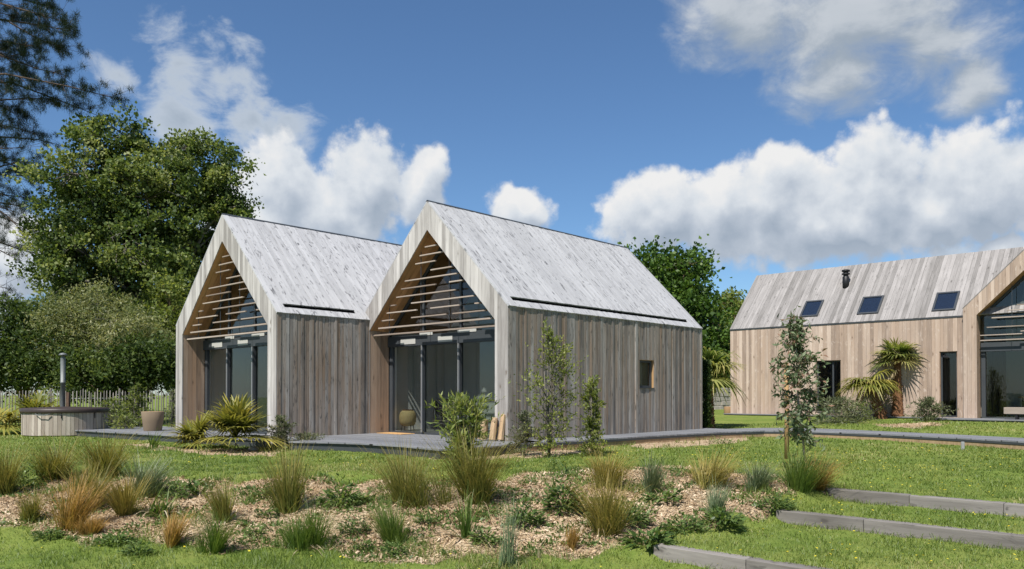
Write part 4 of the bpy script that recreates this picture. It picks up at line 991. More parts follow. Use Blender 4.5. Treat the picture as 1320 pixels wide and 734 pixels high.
def palm(name, p, trunk, nf, length, petiole, m, label, seed, lean=0.0, dead=0, up=(.05, 1.2), sagl=.3, group=None, trunk_r=.13):
    r = rr(seed); root = empty(name, p, 0, label, 'palm', group); top = np.array([lean*trunk, 0, trunk])
    if trunk > .3:
        t = NB(); n = max(5, int(trunk/.07)); pts = [np.array([lean*trunk*(i/n)**1.3, 0, -.1+(trunk+.1)*i/n]) for i in range(n+1)]
        add_tube(t, pts, [trunk_r*(1.45-.75*i/n)*(1+.09*((i % 2)*2-1)) for i in range(n+1)], 11); 
        for i in range(int(trunk*60)):       # leaf base stubs
            f = r.random(); a = r.uniform(0, 6.28); b = np.array([lean*trunk*f**1.3, 0, trunk*f]); d = np.array([math.cos(a), math.sin(a), 1.1]); rd = trunk_r*(1.4-.75*f)
            add_tube(t, [b+d*[rd*.8, rd*.8, 0], b+d*[rd*1.25, rd*1.25, .07]], [.022, .006], 4)
        t.build('trunk', M['palmbark'], root)
    nb, pn = NB(), NB()
    for i in range(nf):
        a = i*2.4+r.uniform(-.3, .3); e = r.uniform(*up) if i > nf*.18 else r.uniform(-.3, .25); e = e if trunk > .3 else max(.15, e)
        frond(nb, pn, top, (math.cos(a)*math.cos(e), math.sin(a)*math.cos(e), math.sin(e)), length*r.uniform(.8, 1.1), petiole*r.uniform(.7, 1.2), r, sagl=sagl)
    pn.build('leaf_stalks', M[m], root); nb.build('fronds', M[m], root)
    if dead:
        nb, pn = NB(), NB()
        for i in range(dead):
            a = r.uniform(0, 6.28); frond(nb, pn, top-(0, 0, .12), (math.cos(a)*.5, math.sin(a)*.5, -.75), length*.85, petiole*.6, r, 16, 80, .1)
        pn.build('dead_stalks', M['straw'], root); nb.build('dead_fronds', M['straw'], root)
    return root
def gpz(px, Y, z): a = at(px, 500, Y); return np.array([a[0], Y, z])
palm('fan_palm', gpz(304, 17.6, -.17), .3, 28, .68, .5, 'palmyellow', 'large yellow-green fan palm before the glass doors of the left house', 600, up=(.5, 1.4), sagl=.2, dead=2)
palm('fan_palm', gpz(254, 18.4, -.17), .15, 18, .58, .32, 'palmyellow', 'low yellow-green fan palm left of the larger one before the left house', 601, up=(.4, 1.3), sagl=.22)
palm('fan_palm', gpz(44, 26.0, -.1), .35, 14, .85, .6, 'palmyellow', 'yellowish fan palm beside the hot tub at the picket fence', 602, up=(.1, 1.2))
palm('fan_palm', gpz(-6, 24.5, -.1), .2, 12, .85, .5, 'palmyellow', 'fan palm cut by the left picture edge near the hot tub', 603, up=(.1, 1.1))
palm('fan_palm', gpz(1157, 29.3, .2), 2.2, 26, .76, .42, 'palm', 'tall fan palm with thick red-brown trunk before the far timber house', 604, up=(.0, 1.4), sagl=.3, dead=1, trunk_r=.145)
palm('fan_palm', gpz(1136, 28.9, .2), 1.35, 17, .74, .44, 'palmyellow', 'smaller leaning fan palm with drooping leaves left of the tall one', 605, lean=-.38, up=(-.35, .9), sagl=.55, dead=3, trunk_r=.15)
pb = palm('fan_palm', gpz(914, 26.4, .0), 1.75, 22, .95, .55, 'palm', 'fan palm with drooping fronds behind the far corner of the central house', 606, up=(-.3, 1.2), sagl=.5, trunk_r=.13)
def trunk_stand_in():
    p = gpz(909.5, 25.0, 0)  # leafy column added in place of the palm trunk darkened by house shade
    r = rr(620); root = empty('dark_column', p, 0, 'narrow dark leafy column standing in for the shaded palm trunk behind the central house', 'tree')
    s = NB(); add_tube(s, [(0, 0, -.1), (0, 0, 2.0)], [.05, .02], 6); s.build('trunk', M['barkbrown'], root)
    n = 2600; z = r.random(n)*2.15; a = r.uniform(0, 6.28, n); q = .20*np.sqrt(r.random(n))*(1-.3*z/2.2)
    P = np.stack([q*np.cos(a), q*np.sin(a), z], 1); A = rdirs(n, r)*.6+[0, 0, .5]; nb = NB(); leaves(nb, P, A, .10, .035, r, r.random(n)*.4); nb.build('foliage', M['darkleaf'], root)
trunk_stand_in()

# ---------------------------------------------------------------- trees
def tree(name, base, lobes, label, seed, m, barkm, nclump=220, per=90, leaf=.22, lw=.7, cr=.75, trunk_r=.3, fork=.28, group=None, cat='tree', limbs=9, shell=.55, up=.25, rvs=.2):
    """trunk, limbs reaching into each lobe, twigs to leaf clumps; lobes in world metres (centre, radii)"""
    r = rr(seed); base = np.array(base, float); root = empty(name, base, 0, label, cat, group)
    lob = [(np.array(c, float)-base, np.array(q, float)) for c, q in lobes]
    vol = np.array([q.prod()**.75 for _, q in lob]); vol /= vol.sum()
    top = max(c[2]+q[2] for c, q in lob); ctr = sum(c*v for (c, q), v in zip(lob, vol))
    s = NB(); fk = np.array([ctr[0]*.25, ctr[1]*.25, top*fork])
    add_tube(s, [(0, 0, -.3), fk*[.3, .3, .5], fk], [trunk_r*1.25, trunk_r, trunk_r*.85], 10)
    C = []; ends = []
    for (c, q), v in zip(lob, vol):
        nl = max(1, int(limbs*v*2))
        for _ in range(nl):
            e = c+rdirs(1, r)[0]*q*.45; mid = fk*.55+e*.45+np.array([0, 0, .06*top])+r.normal(0, .03*top, 3)
            pts = [fk*(.9), fk*.75+mid*.25+r.normal(0, .01*top, 3), mid, mid*.4+e*.6+r.normal(0, .015*top, 3), e]
            add_tube(s, pts, trunk_r*np.array([.5, .42, .3, .18, .07]), 7); ends += [mid*.4+e*.6, e, mid]
        for _ in range(max(2, int(nclump*v))):
            d = rdirs(1, r)[0]; rad = (shell+(1-shell)*r.random()) if r.random() < .75 else r.random()*shell
            C.append(c+d*q*rad*r.uniform(.86, 1.16))
    ends = np.array(ends); C = np.array(C)
    for c in C:
        e = ends[np.argmin(np.linalg.norm(ends-c, axis=1))]
        mid = (c+e)/2+r.normal(0, .02*top, 3); add_tube(s, [e, mid, c], trunk_r*np.array([.09, .055, .025]), 4)
    s.build('trunk', M[barkm], root)
    n = len(C)*per; ci = np.repeat(np.arange(len(C)), per); sc = r.uniform(.6, 1.35, len(C))[ci]*cr
    # each clump is a few sprigs
    sp = r.normal(size=(len(C), 6, 3))*.62; si = r.integers(0, 6, n)
    P = C[ci]+(sp[ci, si]+r.normal(size=(n, 3))*.36)*sc[:, None]*[1, 1, .75]
    P[:, 2] = np.maximum(P[:, 2], .05)
    A = rdirs(n, r); A[:, 2] += up
    cv = r.normal(0, rvs, len(C))[ci]; rv = np.clip(.45+cv+r.normal(0, .2, n), 0, 1); L = leaf*r.uniform(.6, 1.3, n)
    nb = NB(); leaves(nb, P, A, L, L*lw, r, rv); nb.build('crown', M[m], root)
    return root
def lob(px, py, Y, rx, ry, rz=None):
    k = Y/F; return (at(px, py, Y), (rx*k, (rz or (rx+ry)/2)*k, ry*k))
tree('poplar_tree', gpz(175, 41, -.1), [lob(200, 250, 41, 70, 62), lob(115, 255, 40, 65, 78), lob(80, 310, 40, 38, 62), lob(268, 240, 42, 45, 48), lob(296, 262, 42, 24, 32), lob(150, 186, 41, 35, 32), lob(172, 176, 41, 22, 18), lob(285, 206, 42, 22, 20), lob(243, 192, 41.5, 24, 22), lob(118, 176, 41, 22, 20), lob(318, 268, 42, 14, 14),
     lob(232, 205, 42, 36, 26), lob(160, 340, 40, 100, 75), lob(255, 320, 43, 70, 75), lob(88, 375, 39, 45, 56), lob(180, 420, 42, 110, 60)],
     'large broad-leaved poplar-like tree towering behind the left house', 700, 'poplar', 'barkgrey', 600, 190, .175, .8, .56, .42, .22, limbs=16, shell=.6, rvs=.27)
tree('willow_bush', gpz(140, 33.5, -.1), [lob(118, 402, 34, 52, 34), lob(150, 432, 33, 58, 50), lob(95, 430, 34, 40, 45), lob(185, 450, 33.5, 36, 48)],
     'pale olive bushy willow in front of the tall poplar', 701, 'willow', 'barkgrey', 200, 130, .17, .28, .6, .12, .12, limbs=8)
tree('dark_bush', gpz(30, 35, -.1), [lob(28, 430, 35, 40, 50), lob(60, 470, 34, 50, 45), lob(5, 470, 34, 30, 45)], 'dark green leafy bush behind the fence left of the hot tub flue', 702, 'darkleaf', 'barkbrown', 130, 110, .2, .5, .6, .1, .1, group='dark bushes behind the picket fence')
tree('dark_bush', gpz(170, 32, -.1), [lob(150, 480, 32, 50, 34), lob(200, 478, 32, 40, 40), lob(110, 485, 32, 40, 30)], 'dark low bush behind the fence under the pale willow', 703, 'darkleaf', 'barkbrown', 130, 110, .18, .5, .5, .1, .1, group='dark bushes behind the picket fence')
tree('dark_bush', gpz(225, 37, -.1), [lob(222, 420, 37, 36, 66), lob(245, 460, 37, 40, 50)], 'mid green bush between the willow and the left house', 704, 'shrub', 'barkbrown', 100, 110, .18, .5, .55, .1, .1, group='dark bushes behind the picket fence')
tree('dark_bush', gpz(-40, 36, -.1), [lob(-40, 450, 36, 60, 60)], 'dark bush at the left picture edge behind the fan palm', 705, 'darkleaf', 'barkbrown', 70, 110, .2, .5, .6, .1, .1, group='dark bushes behind the picket fence')
tree('oak_tree', gpz(868, 47, .1), [lob(862, 395, 47, 52, 66), lob(880, 355, 47, 40, 30), lob(838, 345, 47, 24, 22), lob(905, 430, 46, 34, 60), lob(870, 470, 46, 60, 50), lob(930, 480, 46, 36, 44)],
     'bright green round-headed tree rising behind the central house roof', 706, 'oak', 'barkbrown', 300, 100, .26, .75, .8, .35, .2)
tree('oak_tree', gpz(944, 58, .2), [lob(944, 412, 58, 24, 42), lob(960, 440, 58, 24, 50), lob(925, 450, 57, 24, 46)], 'smaller paler tree between the bright green tree and the far house', 707, 'shrub', 'barkbrown', 150, 90, .26, .6, .8, .3, .2)
# trees of the garden behind the viewer, seen mirrored in the panes
for i, (x, y, h) in enumerate(((-16, -20, 9), (4, -30, 12), (24, -14, 10), (38, 2, 9))):
    tree('garden_tree', (x, y, -.8), [((x, y, h*.62), (h*.3, h*.3, h*.33)), ((x+1.5, y+.5, h*.45), (h*.25, h*.25, h*.22))], 'broad garden tree behind the viewer, mirrored in the window panes', 720+i, 'darkleaf', 'barkbrown', 60, 60, .4, .7, .9, .25, .25, group='garden trees mirrored in the panes')

# pine reaching in from the left
def pine():
    r = rr(800); SC = 2.0; b = gpz(-105, 21*SC, -.1); root = empty('pine_tree', b, 0, 'dark pine with long needles reaching into the upper left corner', 'tree')
    s = NB(); nb = NB(); add_tube(s, [(0, 0, -.3), (.1, 0, 8), (-.1, 0, 16), (.1, .1, 24)], [.5, .42, .3, .12], 10)
    T = []
    tips = [(98, 42, 21, 1), (152, 128, 20, 1), (128, 150, 21.5, .8), (82, 62, 22, 1), (62, 8, 21, 1), (88, 98, 20.5, 1), (70, 25, 19.5, 1), (72, 128, 21, 1), (52, 175, 21, .75), (88, 190, 22, .4), (42, 225, 20.5, .8), (62, 262, 21.5, .6), (50, 210, 20, .7), (35, 255, 21, .7), (70, 235, 21.5, .5), (30, 300, 20.5, .6), (55, 330, 21, .5), (38, 395, 20.6, .5), (15, 415, 20.2, .4),
            (45, 300, 21, .6), (22, 335, 20, .6), (12, 372, 21, .6), (25, 275, 20, .5), (10, 205, 20.5, .8), (25, 150, 21, 1), (10, 60, 20.5, 1), (30, 95, 21.5, 1), (15, 20, 21, 1), (40, -15, 21, 1), (5, 250, 21, .5), (20, 118, 20, 1), (0, 160, 20, 1), (45, 60, 20.5, 1), (-10, 310, 20, .5), (30, 190, 19.8, .6)]
    for px, py, Y, dens in tips:
        e = at(px, py, Y*SC)-b; z0 = e[2]+SC*r.uniform(-.2, 1.5); st_ = np.array([0, 0, min(z0, 23.5)]); L = np.linalg.norm(e-st_)
        mid = (st_+e)/2+SC*np.array([0, r.normal(0, .25), r.uniform(-.1, .5)]); q3 = mid*.4+e*.6+SC*np.array([0, 0, r.uniform(-.15, .1)])
        path = [st_, mid, q3, e]; add_tube(s, path, [.08, .05, .03, .011], 5)
        for i in range(int(32*max(.45, dens))):
            f = r.uniform(.38, 1.0); c = np.array([np.interp(f*3, range(4), [p[j] for p in path]) for j in range(3)])
            tw = SC*r.uniform(.25, .95)*(1.15-f*.45); d = rdirs(1, r)[0]*[.9, .9, .55]+unit(e-st_)*.7; t = c+unit(d)*tw
            add_tube(s, [c, (c+t)/2+r.normal(0, .03, 3), t], [.011, .008, .005], 4)
            if r.random() < dens:
                T.append(t)
                if r.random() < .35: T.append((c+t)/2)
        T.append(e)
    s.build('trunk', M['barkpine'], root)
    T = np.array(T); per = 90; n = len(T)*per; ci = np.repeat(np.arange(len(T)), per)
    D = rdirs(n, r); D[:, 2] += .25; P = T[ci]+r.normal(size=(n, 3))*.04*SC
    strips(nb, P, D, SC*r.uniform(.08, .17, n), .017, .1, .1, 1, np.clip(r.normal(.4, .15, len(T))[ci]+r.normal(0, .2, n), 0, 1), r)
    nb.build('crown', M['needle'], root)
pine()
# ---------------------------------------------------------------- garden things
def fence():
    a = gpz(-60, 29, 0)[:2]; b = gpz(236, 31, 0)[:2]; r = rr(900); L = np.linalg.norm(b-a); d = (b-a)/L
    root = empty('picket_fence', (a[0], a[1], -.1), math.atan2(d[1], d[0]), 'rustic grey chestnut picket fence behind the hot tub', 'fence')
    nb = NB(); x = 0
    while x < L:
        h = 1.32+r.normal(0, .035); t = r.normal(0, .012); add_tube(nb, [(x, 0, 0), (x+t*.5, r.normal(0, .006), h*.5), (x+t, 0, h-.05), (x+t, 0, h)], [.021, .022, .02, .006], 6, r.random()); x += r.uniform(.085, .13)
    m = nb.build('palings', M['oldfence'], root)
    nb = NB()
    for z in (.35, 1.05): add_tube(nb, [(0, .03, z), (L*.5, .035, z-.02), (L, .03, z)], [.012, .012, .012], 6)
    nb.build('wire_rail', M['lightmetal'], root)
    x = .8
    while x < L:
        nb = NB(); add_tube(nb, [(x, .07, -.1), (x, .07, 1.36), (x, .07, 1.42)], [.05, .05, .03], 10, r.random()); nb.build('post', M['oldfence'], root); x += 2.4
fence()
def tub():
    c = gpz(85, 24.2, -.12); R_ = 1.16; H_ = .66; root = empty('hot_tub', c, 0, 'round wood-clad hot tub with dark lid and steel stove flue', 'hot tub')
    m = MB(); n = 66; r = random.Random(9)
    for i in range(n):
        a0, a1 = 2*math.pi*i/n, 2*math.pi*(i+.94)/n; o = r.random()*50; h = R_+r.uniform(0, .008); rv = r.random()
        P = [(h*math.cos(a0), h*math.sin(a0), 0), (h*math.cos(a1), h*math.sin(a1), 0), (h*math.cos(a1), h*math.sin(a1), H_), (h*math.cos(a0), h*math.sin(a0), H_)]
        m.face(P, [(o, o), (o+.12, o), (o+.12, o+H_), (o, o+H_)], rv)
    m.build('cladding', M['tub'], root)
    nb = NB(); lathe(nb, [(R_-.03, 0), (R_-.03, H_), (R_+.04, H_+.001), (R_+.05, H_+.03), (R_+.05, H_+.10), (R_+.02, H_+.14), (.02, H_+.18)], 72); nb.build('lid', M['lid'], root, smooth=False)
    b = MB(); b.box((-.004, -R_-.06, H_+.0), (.5, -R_-.02, H_+.06)) if False else None
    nb = NB(); add_tube(nb, [(-.22, -R_-.03, H_-.02), (-.1, -R_-.085, H_-.06), (.1, -R_-.085, H_-.06), (.22, -R_-.03, H_-.02)], .014, 6); nb.build('lid_handle', M['pipe'], root)
    p = MB(); p.box((.42, -R_+.08, 0.0), (.48, -R_+.05+.0, H_)) if False else None
    for a in (-1.15, -.35, -2.5):
        q = NB(); x, y = (R_+.02)*math.cos(a), (R_+.02)*math.sin(a); add_tube(q, [(x, y, H_+.02), (x*1.004, y*1.004, H_-.16)], .014, 6); q.build('lid_strap', M['black'], root)
    fl = NB(); x, y = -.46, R_*.55
    lathe(fl, [(.072, H_-.1), (.072, H_+.9), (.076, H_+.902), (.076, H_+.95), (.072, H_+.952), (.072, H_+1.72)], 24, (x, y, 0)); lathe(fl, [(.055, H_+1.70), (.055, H_+1.79), (.11, H_+1.78), (.135, H_+1.79), (.08, H_+1.85), (.0, H_+1.87)], 24, (x, y, 0))
    fl.build('flue_pipe', M['pipe'], root, smooth=True)
    bx = MB(); bx.box((.02, y-.04, H_+.12), (.12, y+.03, H_+.95)) if False else bx.box((x+.11, y-.02, H_), (x+.2, y+.06, H_+.62)); bx.build('flue_guard', M['barkbrown'], root)
tub()
def stump(name, loc, r0, r1, h, label, seed, m='cutwood', cat='stool', group=None):
    root = empty(name, loc, 0, label, cat, group); nb = NB(); lathe(nb, [(r0*.97, 0), (r0, .02), (r0*.5+r1*.5, h*.5), (r1, h-.015), (r1*.97, h)], 26, wob=.05, seed=seed)
    s = nb.mesh('bark', True); 
    link('bark', s, M[m], root)
    nb = NB(); lathe(nb, [(r1*.968, h-.001), (r1*.5, h+.003), (.001, h+.002)], 26, wob=.05, seed=seed); nb.build('cut_face', M['cutwood'], root)
stump('tree_trunk_stool', gpz(197, 22.9, .037), .24, .31, .56, 'tapered tree-trunk stool standing on the grey deck right of the hot tub', 3, 'log', 'log stool')
stump('log_stool', gpz(939.5, 34.6, .2), .22, .22, .34, 'left one of two cut log stools at the end of the far house', 4, 'cutwood', 'log stool', 'log stools by the far house')
stump('log_stool', gpz(950.5, 34.3, .2), .24, .24, .34, 'right one of two cut log stools at the end of the far house', 5, 'cutwood', 'log stool', 'log stools by the far house')
def stonewall():
    a = gpz(905, 42, .2); b = gpz(990, 46, .2); d = b-a; L = np.hypot(d[0], d[1]); r = random.Random(4)
    m = MB(); z = 0
    for row in range(5):
        x = -r.random()*.4
        while x < L:
            w = r.uniform(.3, .6); m.box((x+.01, r.uniform(-.02, .02), z+.01), (x+w-.01, .35, z+.24), r.random()); x += w
        z += .245
    o = m.build('stone_wall', M['stone'], bevel=.02); o.location = a; o.rotation_euler = (0, 0, math.atan2(d[1], d[0])); tag(o, 'pale low stone wall glimpsed behind the palm, beside the log stools', 'wall')
stonewall()
# split logs leaning at the right post of the central house
def log(x, y, h, w, tilt, rz, label, seed):
    P = loc(BO, x, y); root = MB(); r = random.Random(seed)
    n = 7; ring = [(w*math.cos(a)*(1 if math.sin(a) > -.2 else .75), w*.7*math.sin(a)) for a in [2*math.pi*i/n+r.uniform(-.2, .2) for i in range(n)]]
    lv = [(0, 1.0), (h*.5, .97), (h, .9)]; V = []
    for z, s in lv: V.append([(p[0]*s+r.uniform(-.006, .006), p[1]*s, z+r.uniform(-.01, .01)*(z > 0)) for p in ring])
    for a, b in zip(V[:-1], V[1:]):
        for i in range(n):
            j = (i+1) % n; root.face([a[i], a[j], b[j], b[i]], [(i*.1, a[i][2]), (i*.1+.1, a[j][2]), (i*.1+.1, b[j][2]), (i*.1, b[i][2])], .3+.1*i)
    root.face(V[-1], [(p[0], p[1]) for p in V[-1]], .9); root.face(list(reversed(V[0])), None, .9)
    o = root.build('firewood_log', M['cutwood'], bevel=.005); o.location = (P[0], P[1], zD+.03); o.rotation_euler = (tilt, tilt*.4, rz); tag(o, label, 'log', 'split logs leaning at the house post')
log(hwG-.62, -.22, .46, .12, .10, .3, 'shorter split log standing leftmost beside the house post', 1)
log(hwG-.36, -.16, .50, .11, .10, 1.1, 'middle split log standing against its neighbours by the house post', 2)
log(hwG-.14, -.12, .58, .10, .16, 2.0, 'tallest split log leaning against the front post of the central house', 3)
# mat
P = loc(BO, -hwG+1.05, .38); m = MB(); m.box((-.52, -.24, 0), (.52, .24, .016)); o = m.build('door_mat', M['coir'], bevel=.005); o.location = (P[0], P[1], zD+.001); o.rotation_euler = (0, 0, ROT); tag(o, 'tan coir door mat on the grey deck before the central glass doors', 'mat')
# lantern
P = loc(BO, hwG-4.78, 1.0); root = empty('rattan_lantern', (P[0], P[1], .097), 0, 'round woven rattan lantern on thin dark legs behind the central glass door', 'lantern')
nb = NB(); pr = [(.13, .12), (.2, .16), (.235, .26), (.24, .38), (.22, .48), (.17, .545), (.14, .55)]; lathe(nb, pr, 28); nb.build('basket', M['rattan'], root, smooth=True)
nb = NB(); lathe(nb, [(.145, .545), (.15, .56), (.145, .58), (.0, .58)], 28); nb.build('rim', M['palmbark'], root)
for i in range(4):
    a = i*math.pi/2+.6; nb = NB(); add_tube(nb, [(.17*math.cos(a), .17*math.sin(a), .2), (.19*math.cos(a), .19*math.sin(a), 0)], .011, 6); nb.build('leg', M['black'], root)
# lounge chair
P = loc(BO, hwG-4.2, 1.9); root = empty('lounge_chair', (P[0], P[1], .097), ROT+.9, 'low metal-framed lounge chair behind the middle glass pane', 'chair')
for s in (-.33, .33):
    nb = NB(); add_tube(nb, [(s, -.38, 0), (s, -.36, .52), (s, -.30, .56), (s, .30, .56), (s, .36, .52), (s, .38, 0)], .014, 6); nb.build('side_frame', M['pipe'], root)
m = MB(); m.box((-.31, -.33, .30), (.31, .33, .38)); m.build('seat', M['metal'], root, bevel=.02)
m = MB(); m.slab([(-.31, .26, .38), (.31, .26, .38), (.31, .46, .86), (-.31, .46, .86)], (0, -.92, .38), .07); m.build('backrest', M['metal'], root)
# bench and table on the far terrace
def toW(x, y): return CX+(-D2)*x+D1*y
Pq = toW(WL+2.45, -.95); root = empty('garden_bench', (Pq[0], Pq[1], ZC+.03), ROT, 'pale wooden slab bench with black legs before the far glazed gable', 'bench')
m = MB(); m.box((-1.1, -.2, .20), (1.1, .2, .42), along=0); m.build('seat', M['tub'], root, bevel=.01)
for s in (-.75, .75):
    b = MB(); b.box((s-.03, -.17, 0), (s+.03, .17, .2)); b.build('leg', M['black'], root)
Pq = toW(WL+2.6, 1.9); root = empty('dining_table', (Pq[0], Pq[1], ZC+.05), ROT, 'long pale table inside the far glazed gable', 'table')
m = MB(); m.box((-1.3, -.45, .70), (1.3, .45, .75), along=0); m.build('tabletop', M['stake'], root, bevel=.006)
for sx in (-1.15, 1.15):
    for sy in (-.36, .36):
        b = MB(); b.box((sx-.035, sy-.035, 0), (sx+.035, sy+.035, .70)); b.build('leg', M['black'], root)
# garden spotlights and a pale marker
def spot(p, label):
    root = empty('garden_spotlight', p, 0, label, 'spotlight', 'garden spotlights'); nb = NB(); add_tube(nb, [(0, 0, -.05), (0, 0, .12)], .012, 6); nb.build('spike', M['black'], root)
    nb = NB(); add_tube(nb, [(-.05, .02, .10), (.05, -.03, .17), (.07, -.04, .184)], [.05, .055, .057], 12); nb.build('lamp_head', M['pipe'], root)
spot(gp(641, 585), 'small dark metal spotlight in the mulch at the deck corner under the split logs')
spot(gp(371, 575), 'small metal spotlight between the two grey-green bushes by the left house')
p_ = onz(1241, 577, -.1); m = MB(); m.box((-.035, -.02, -.12), (.035, .02, .13)); o = m.build('marker_tag', M['lightmetal'], bevel=.008); o.location = p_; tag(o, 'small pale marker standing at the boardwalk edge on the right', 'marker')
def stone(px, py, s, label, seed):
    r = rr(seed); p = gp(px, py); nb = NB(); lathe(nb, [(.001, -.3*s), (.8*s, -.2*s), (s, .1*s), (.75*s, .4*s), (.3*s, .52*s), (.001, .54*s)], 14, wob=.16, seed=seed); o = nb.build('stone', M['stone'], smooth=True); o.location = p; tag(o, label, 'stone')
stone(327, 580, .13, 'flat grey stone in the mulch under the large fan palm', 1)

make_lawn()

# ---------------------------------------------------------------- sun, sky, camera
AZ = R(15); EL = R(54)
sh = -D1*math.cos(AZ) - D2*math.sin(AZ)
SUN = Vector((sh[0]*math.cos(EL), sh[1]*math.cos(EL), math.sin(EL)))
sun = bpy.data.lights.new('sun', 'SUN'); sun.energy = 4.6; sun.angle = R(.55); sun.color = (1.0, .955, .89)
so = bpy.data.objects.new('sun', sun); COL.objects.link(so); so.rotation_euler = (-SUN).to_track_quat('-Z', 'Y').to_euler(); so.location = (0, 0, 30)

W = bpy.data.worlds.new('World'); scene.world = W; W.use_nodes = True; nt = W.node_tree; nt.nodes.clear(); g = G(nt)
out = nt.nodes.new('ShaderNodeOutputWorld')
sky = nt.nodes.new('ShaderNodeTexSky'); sky.sky_type = 'NISHITA'; sky.sun_disc = False; sky.sun_elevation = EL; sky.sun_rotation = math.atan2(SUN.x, SUN.y)
sky.altitude = 50; sky.air_density = 1.0; sky.dust_density = .3; sky.ozone_density = 6.5
bg = nt.nodes.new('ShaderNodeBackground'); nt.links.new(sky.outputs[0], bg.inputs[0]); bg.inputs[1].default_value = .077; nt.links.new(g.mix(1.0, sky.outputs[0], (.90, 1.0, 1.04, 1), 'MULTIPLY'), bg.inputs[0])

# clouds: billows of noise gathered round cloud centres given by azimuth and elevation
def ae(px, py): 
    a = math.atan((px-660)/F); return a, math.atan((507-py)/F*math.cos(a))
def cl(px, py, rx, rt, rb, amp=1.0):
    a, e = ae(px, py); return (a, e, rx/F*math.cos(a)**2, rt/F, rb/F, amp)
THICK = [cl(350, 235, 62, 80, 110), cl(468, 245, 80, 82, 75), cl(545, 245, 40, 55, 60), cl(410, 275, 150, 60, 70), cl(330, 290, 90, 80, 60),
         cl(670, 268, 55, 38, 40), cl(850, 270, 85, 60, 60), cl(940, 265, 95, 55, 80), cl(1000, 255, 70, 75, 90), cl(1120, 245, 100, 84, 100), cl(1060, 290, 210, 75, 55), cl(1270, 245, 110, 88, 70), cl(1200, 270, 100, 70, 60),
         cl(20, 330, 80, 70, 60), cl(-60, 390, 120, 80, 50), cl(1300, 318, 50, 22, 25), cl(1420, 240, 130, 100, 80), cl(-190, 180, 130, 90, 60), cl(1650, 330, 150, 80, 50)]
THIN = [cl(235, 75, 60, 52, 50), cl(285, 95, 75, 58, 50), cl(230, 150, 60, 60, 50), cl(320, 150, 45, 60, 50), cl(140, 95, 40, 26, 26), cl(345, 170, 60, 50, 60),
        cl(1220, 320, 60, 16, 16)]
GREY = [cl(985, 20, 130, 65, 62), cl(1110, 30, 170, 90, 90), cl(1215, 40, 120, 90, 80), cl(930, 5, 75, 70, 45), cl(1250, 105, 75, 50, 48), cl(1090, 95, 110, 40, 55)]
for k in range(5):       # clouds of the rest of the sky
    THICK.append((2.0+k*.62, .35+.13*((k*7) % 3), .34, .16, .10, 1.0))
grp = bpy.data.node_groups.new('cloud_density', 'ShaderNodeTree')
grp.interface.new_socket('Vector', in_out='INPUT', socket_type='NodeSocketVector'); grp.interface.new_socket('Thick', in_out='OUTPUT', socket_type='NodeSocketFloat'); grp.interface.new_socket('Thin', in_out='OUTPUT', socket_type='NodeSocketFloat'); grp.interface.new_socket('Grey', in_out='OUTPUT', socket_type='NodeSocketFloat')
q = G(grp); gi = q.n('NodeGroupInput'); go = q.n('NodeGroupOutput')
vec = gi.outputs[0]
sep = q.n('ShaderNodeSeparateXYZ'); grp.links.new(vec, sep.inputs[0])
az = q.m('ARCTAN2', sep.outputs[0], sep.outputs[1]); el = q.m('ARCSINE', sep.outputs[2])
w1 = q.n('ShaderNodeTexNoise'); grp.links.new(vec, w1.inputs['Vector']); w1.inputs['Scale'].default_value = 9; w1.inputs['Detail'].default_value = 3
ws = q.n('ShaderNodeSeparateColor'); grp.links.new(w1.outputs[1], ws.inputs[0])
az = q.m('ADD', az, q.m('MULTIPLY_ADD', ws.outputs[0], .07, -.035)); el = q.m('ADD', el, q.m('MULTIPLY_ADD', ws.outputs[1], .05, -.025))
def field(bl):
    cur = None
    for a, e, rx, rt, rb, amp in bl:
        dx = q.m('MULTIPLY', q.m('SUBTRACT', az, a), 1/rx); dy = q.m('SUBTRACT', el, e); dy = q.m('MAXIMUM', q.m('MULTIPLY', dy, 1/rt), q.m('MULTIPLY', dy, -1/rb))
        d = q.m('MULTIPLY_ADD', dy, dy, q.m('MULTIPLY', dx, dx)); d = q.m('SUBTRACT', 1.0, q.m('SQRT', d))
        cur = d if cur is None else q.m('SMOOTH_MAX', cur, d, .25)
    return cur
n_big = q.noise(vec, 13, 11, .62); n_bil = q.noise(vec, 55, 7, .6)
vb = q.n('ShaderNodeTexVoronoi', feature='SMOOTH_F1'); grp.links.new(q.vm('ADD', vec, q.vm('SCALE', w1.outputs[1], .06)), vb.inputs['Vector']); vb.inputs['Scale'].default_value = 22; vb.inputs['Smoothness'].default_value = .4
bil = q.m('SUBTRACT', .5, vb.outputs['Distance'])
vb2 = q.n('ShaderNodeTexVoronoi', feature='SMOOTH_F1'); grp.links.new(q.vm('ADD', vec, q.vm('SCALE', w1.outputs[1], .03)), vb2.inputs['Vector']); vb2.inputs['Scale'].default_value = 60; vb2.inputs['Smoothness'].default_value = .5
bil2 = q.m('SUBTRACT', .5, vb2.outputs['Distance'])
det = q.m('ADD', q.m('MULTIPLY', q.m('SUBTRACT', n_big, .5), 1.55), q.m('ADD', q.m('MULTIPLY', bil, .35), q.m('ADD', q.m('MULTIPLY', bil2, .34), q.m('MULTIPLY', q.m('SUBTRACT', n_bil, .5), .55))))
grp.links.new(q.m('ADD', q.m('MULTIPLY', field(THICK), 1.75), det), go.inputs[0])
n_w = q.noise(q.vm('MULTIPLY', vec, (1, 1, 1.6)), 13, 9, .62, dist=.35)
grp.links.new(q.m('ADD', q.m('MULTIPLY', field(THIN), 1.0), q.m('MULTIPLY', q.m('SUBTRACT', n_w, .48), 2.9)), go.inputs[1])
